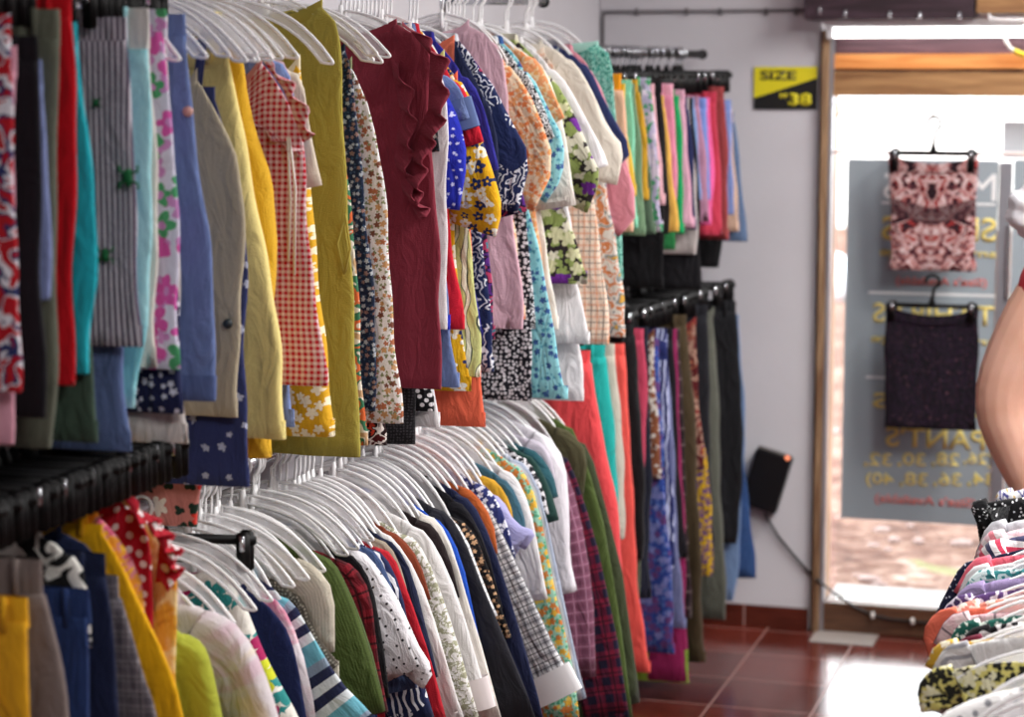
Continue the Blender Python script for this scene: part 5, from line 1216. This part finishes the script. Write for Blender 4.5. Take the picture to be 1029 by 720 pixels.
def person():
    PY = 5.5
    sh = on_y(1064, 268, PY); el = on_y(1005, 402, PY); wr = on_y(1043, 512, PY-.02)
    cx = sh.x+.055; H = sh.z
    base = Vector((cx, PY+.2, 0))
    root = empty('person', base); tag(root, 'person in a red top with white hair standing beyond the low rack, elbow bent', 'person')
    L = lambda p: Vector(p)-base
    S_, E_, W_ = L(sh), L(el), L(wr)
    far_ = [Vector((0, .19, H-.05)), Vector((-.05, .235, H-.32)), Vector((.14, .22, H-.44)), Vector((.2, .21, H-.45))]
    def hand(bm, w, d):
        """palm, four bent fingers and a thumb; w wrist, d pointing direction"""
        d = d.normalized(); side = Vector((0, 1, 0)); dn = d.cross(side).normalized()
        if dn.z > 0: dn = -dn
        c = w+d*.045
        limb(bm, [w, w+d*.025, c+d*.035], [.022, .026, .024])
        for k in range(4): ellipsoid(bm, c+side*(-.027+.018*k)+d*.01, (.02, .014, .02), 2)
        for k, ln in enumerate((.062, .07, .066, .052)):
            b0 = c+d*.03+side*(-.0325+.0215*k)
            limb(bm, [b0, b0+d*ln*.45+dn*.006, b0+d*ln*.75+dn*.024, b0+d*ln*.8+dn*.045], [.0088, .0082, .0076, .0068])
        t0 = w+d*.03-side*.026
        limb(bm, [t0, t0+d*.02-side*.016+dn*.012, t0+d*.045-side*.016+dn*.03], [.012, .011, .009])
    TOR = [(.80, .0, .10, .14), (.92, -.01, .125, .165), (1.04, .0, .11, .14), (1.16, .005, .115, .145), (H-.1, .01, .118, .165), (H-.02, .0, .095, .175), (H+.04, .0, .06, .09), (H+.07, .005, .05, .055)]
    HX, HZ = .035, H+.20
    def body(bm):
        loft(bm, TOR)
        limb(bm, [(.0, 0, H), (.015, 0, H+.08), (.03, 0, H+.14)], [.062, .052, .055])
        ellipsoid(bm, (HX, 0, HZ+.015), (.094, .076, .108)); ellipsoid(bm, (HX+.035, 0, HZ-.055), (.055, .054, .052)); ellipsoid(bm, (HX+.07, 0, HZ-.088), (.022, .026, .02))
        limb(bm, [(HX+.085, 0, HZ+.025), (HX+.102, 0, HZ-.008), (HX+.108, 0, HZ-.018)], [.009, .012, .013])
        for s in (-1, 1):
            ellipsoid(bm, (HX+.096, s*.011, HZ-.02), (.01, .009, .008), 2); ellipsoid(bm, (HX-.012, s*.078, HZ-.005), (.02, .01, .032), 2)
        limb(bm, [(0, -.11, H-.04), S_+Vector((0, 0, -.03)), (S_+E_)/2+Vector((-.006, 0, 0)), E_, (E_*.55+W_*.45), W_], [.07, .08, .082, .074, .066, .036])
        hand(bm, W_, (W_-E_)+Vector((.12, 0, .03)))
        limb(bm, [(0, .11, H-.04)]+far_, [.065, .072, .056, .045, .028]); hand(bm, far_[-1], Vector((1, -.1, -.1)))
        for s in (-1, 1):
            limb(bm, [(0, s*.085, .86), (.01, s*.09, .66), (.01, s*.088, .48), (-.012, s*.088, .32), (-.005, s*.088, .1)], [.1, .086, .062, .058, .042])
            limb(bm, [(-.03, s*.088, .045), (.05, s*.092, .045), (.13, s*.1, .035)], [.042, .042, .03])
    SK = skin_mat()
    fused('body', body, SK, root, .0048, 5)
    def top(bm):
        loft(bm, [(z, x, rx+.016, ry+.016) for z, x, rx, ry in [(.84, -.005, .15, .19), (.93, -.008, .14, .18)]+TOR[2:6]+[(H+.03, .0, .075, .1)]])
        limb(bm, [(0, -.11, H-.03), S_+Vector((0, 0, -.03)), S_+(E_-S_)*.1+Vector((0, 0, -.03))], [.08, .09, .09])
        limb(bm, [(0, .11, H-.03), far_[0], far_[0]+(far_[1]-far_[0])*.4], [.08, .086, .078])
    fused('red_top', top, fabric('s:#b81c2c'), root, .009, 4)
    def legs(bm):
        loft(bm, [(.74, 0, .09, .13), (.84, -.005, .13, .175), (.93, -.01, .137, .178), (.965, -.01, .133, .172)])
        for s in (-1, 1): limb(bm, [(0, s*.088, .85), (.01, s*.092, .66), (.01, s*.09, .48), (-.01, s*.09, .32), (-.005, s*.09, .12)], [.112, .1, .08, .075, .068])
    fused('trousers', legs, fabric('s:#33384c'), root, .01, 4)
    for s in (-1, 1):
        bm = bmesh.new(); ellipsoid(bm, (.045, s*.095, .04), (.135, .05, .042))
        for v in bm.verts: v.co.z = max(0, v.co.z)*1.35
        obj('shoe', bm, plain('shoe_dark', '#2c2624', .6), root)
    hd = Vector((HX, 0, HZ))
    HW = plain('white_hair', '#e6e6ec', .7)
    bm = bmesh.new(); ellipsoid(bm, (0, 0, 0), (1, 1, 1), 4)
    for v in bm.verts:
        n = v.co.copy(); w = .005*sin(n.y*24+n.z*5)+.004*sin(n.z*30+n.x*11)
        v.co = Vector((n.x*(.104+w)-.012, n.y*(.087+w), n.z*(.116+w)+.024))
        if v.co.x > .028 and v.co.z < .088: v.co *= .6
        elif v.co.z < -.055: v.co *= .75
        v.co += hd
    obj('hair', bm, HW, root)
    bl = on_y(1026, 212, PY+.2)-base
    bm = bmesh.new(); ellipsoid(bm, (0, 0, 0), (1, 1, 1), 4)
    for v in bm.verts:
        n = v.co.copy(); w = 1+.06*sin(n.z*9+3*n.x)+.03*sin(n.y*17+n.x*8)+.02*sin(n.z*31+n.y*9)
        v.co = Vector((bl.x+.05, 0, bl.z))+Vector((n.x*.085*w, n.y*.075*w, n.z*.078*w))
    obj('hair_bun', bm, HW, root)
    bm = bmesh.new(); limb(bm, [hd+Vector((.079, -.022, -.052)), hd+Vector((.089, 0, -.05)), hd+Vector((.079, .022, -.052))], [.004, .0075, .004]); obj('lips', bm, plain('lips', '#a8584e', .5), root)
    for s in (-1, 1):
        bm = bmesh.new(); ellipsoid(bm, hd+Vector((.078, s*.032, .02)), (.0115,)*3, 2); e = obj('eye', bm, plain('eye_white', '#e8e4e0', .2), root)
        bm = bmesh.new(); ellipsoid(bm, hd+Vector((.0865, s*.0335, .02)), (.0045, .0052, .0052), 2); obj('iris', bm, plain('iris_brown', '#2c1a12', .2), e)
        bm = bmesh.new(); limb(bm, [hd+Vector((.083, s*.018, .039)), hd+Vector((.087, s*.032, .045)), hd+Vector((.078, s*.048, .04))], [.003, .0036, .002]); obj('eyebrow', bm, plain('brow_grey', '#a8a4a2', .8), root)
person()

# ------------------------------------------------------------------ light
W = bpy.data.worlds.new('sky'); S.world = W; W.use_nodes = True
nt = W.node_tree; nt.nodes.clear()
wo_ = nt.nodes.new('ShaderNodeOutputWorld'); bg = nt.nodes.new('ShaderNodeBackground'); bg.inputs[0].default_value = (.93, .96, 1, 1); bg.inputs[1].default_value = SKY
nt.links.new(bg.outputs[0], wo_.inputs[0])
sl = bpy.data.lights.new('sun', 'SUN'); sl.energy = SUN; sl.angle = .06; sl.color = (1, .96, .9)
so2 = bpy.data.objects.new('sun', sl); COL.objects.link(so2); so2.rotation_euler = (math.radians(40), 0, math.radians(-25))
M_CT = emit('ceiling_tube_light', (1, .985, .96, 1), 8)
n_ = 0
for (x, y, pw) in LAMPS:
    o = empty('ceiling_lamp', (x, y, CZ-.06)); tag(o, f'long tube lamp under the shop ceiling, {["nearest the front", "above the camera", "unseen, added to brighten the door wall", "towards the door", "far over the racks", "by the right wall"][n_ % 6]}', 'lamp', 'ceiling tube lamps'); n_ += 1
    bm = bmesh.new(); box(bm, -.03, .03, -.62, .62, .01, .06, bev=.005); obj('batten', bm, plain('batten_white', '#e8e8ea', .4), o, smooth=False)
    bm = bmesh.new(); tube(bm, [(0, -.6, -.008), (0, .6, -.008)], .018, 12); obj('tube', bm, M_CT, o)
    al = bpy.data.lights.new('tube_glow', 'AREA'); al.shape = 'RECTANGLE'; al.size = .14; al.size_y = 1.2; al.energy = pw*LAMP_W; al.color = (1, .985, .96)
    ao = bpy.data.objects.new('tube_glow', al); COL.objects.link(ao); ao.location = (x, y, CZ-.1)
S.view_settings.view_transform = 'Standard'; S.view_settings.look = 'None'; S.view_settings.gamma = 1; S.view_settings.use_curve_mapping = False
S.view_settings.exposure = EXPO
S.cycles.max_bounces = 8; S.cycles.diffuse_bounces = 4; S.cycles.transparent_max_bounces = 8; S.cycles.sample_clamp_indirect = 6
S.cycles.use_denoising = True
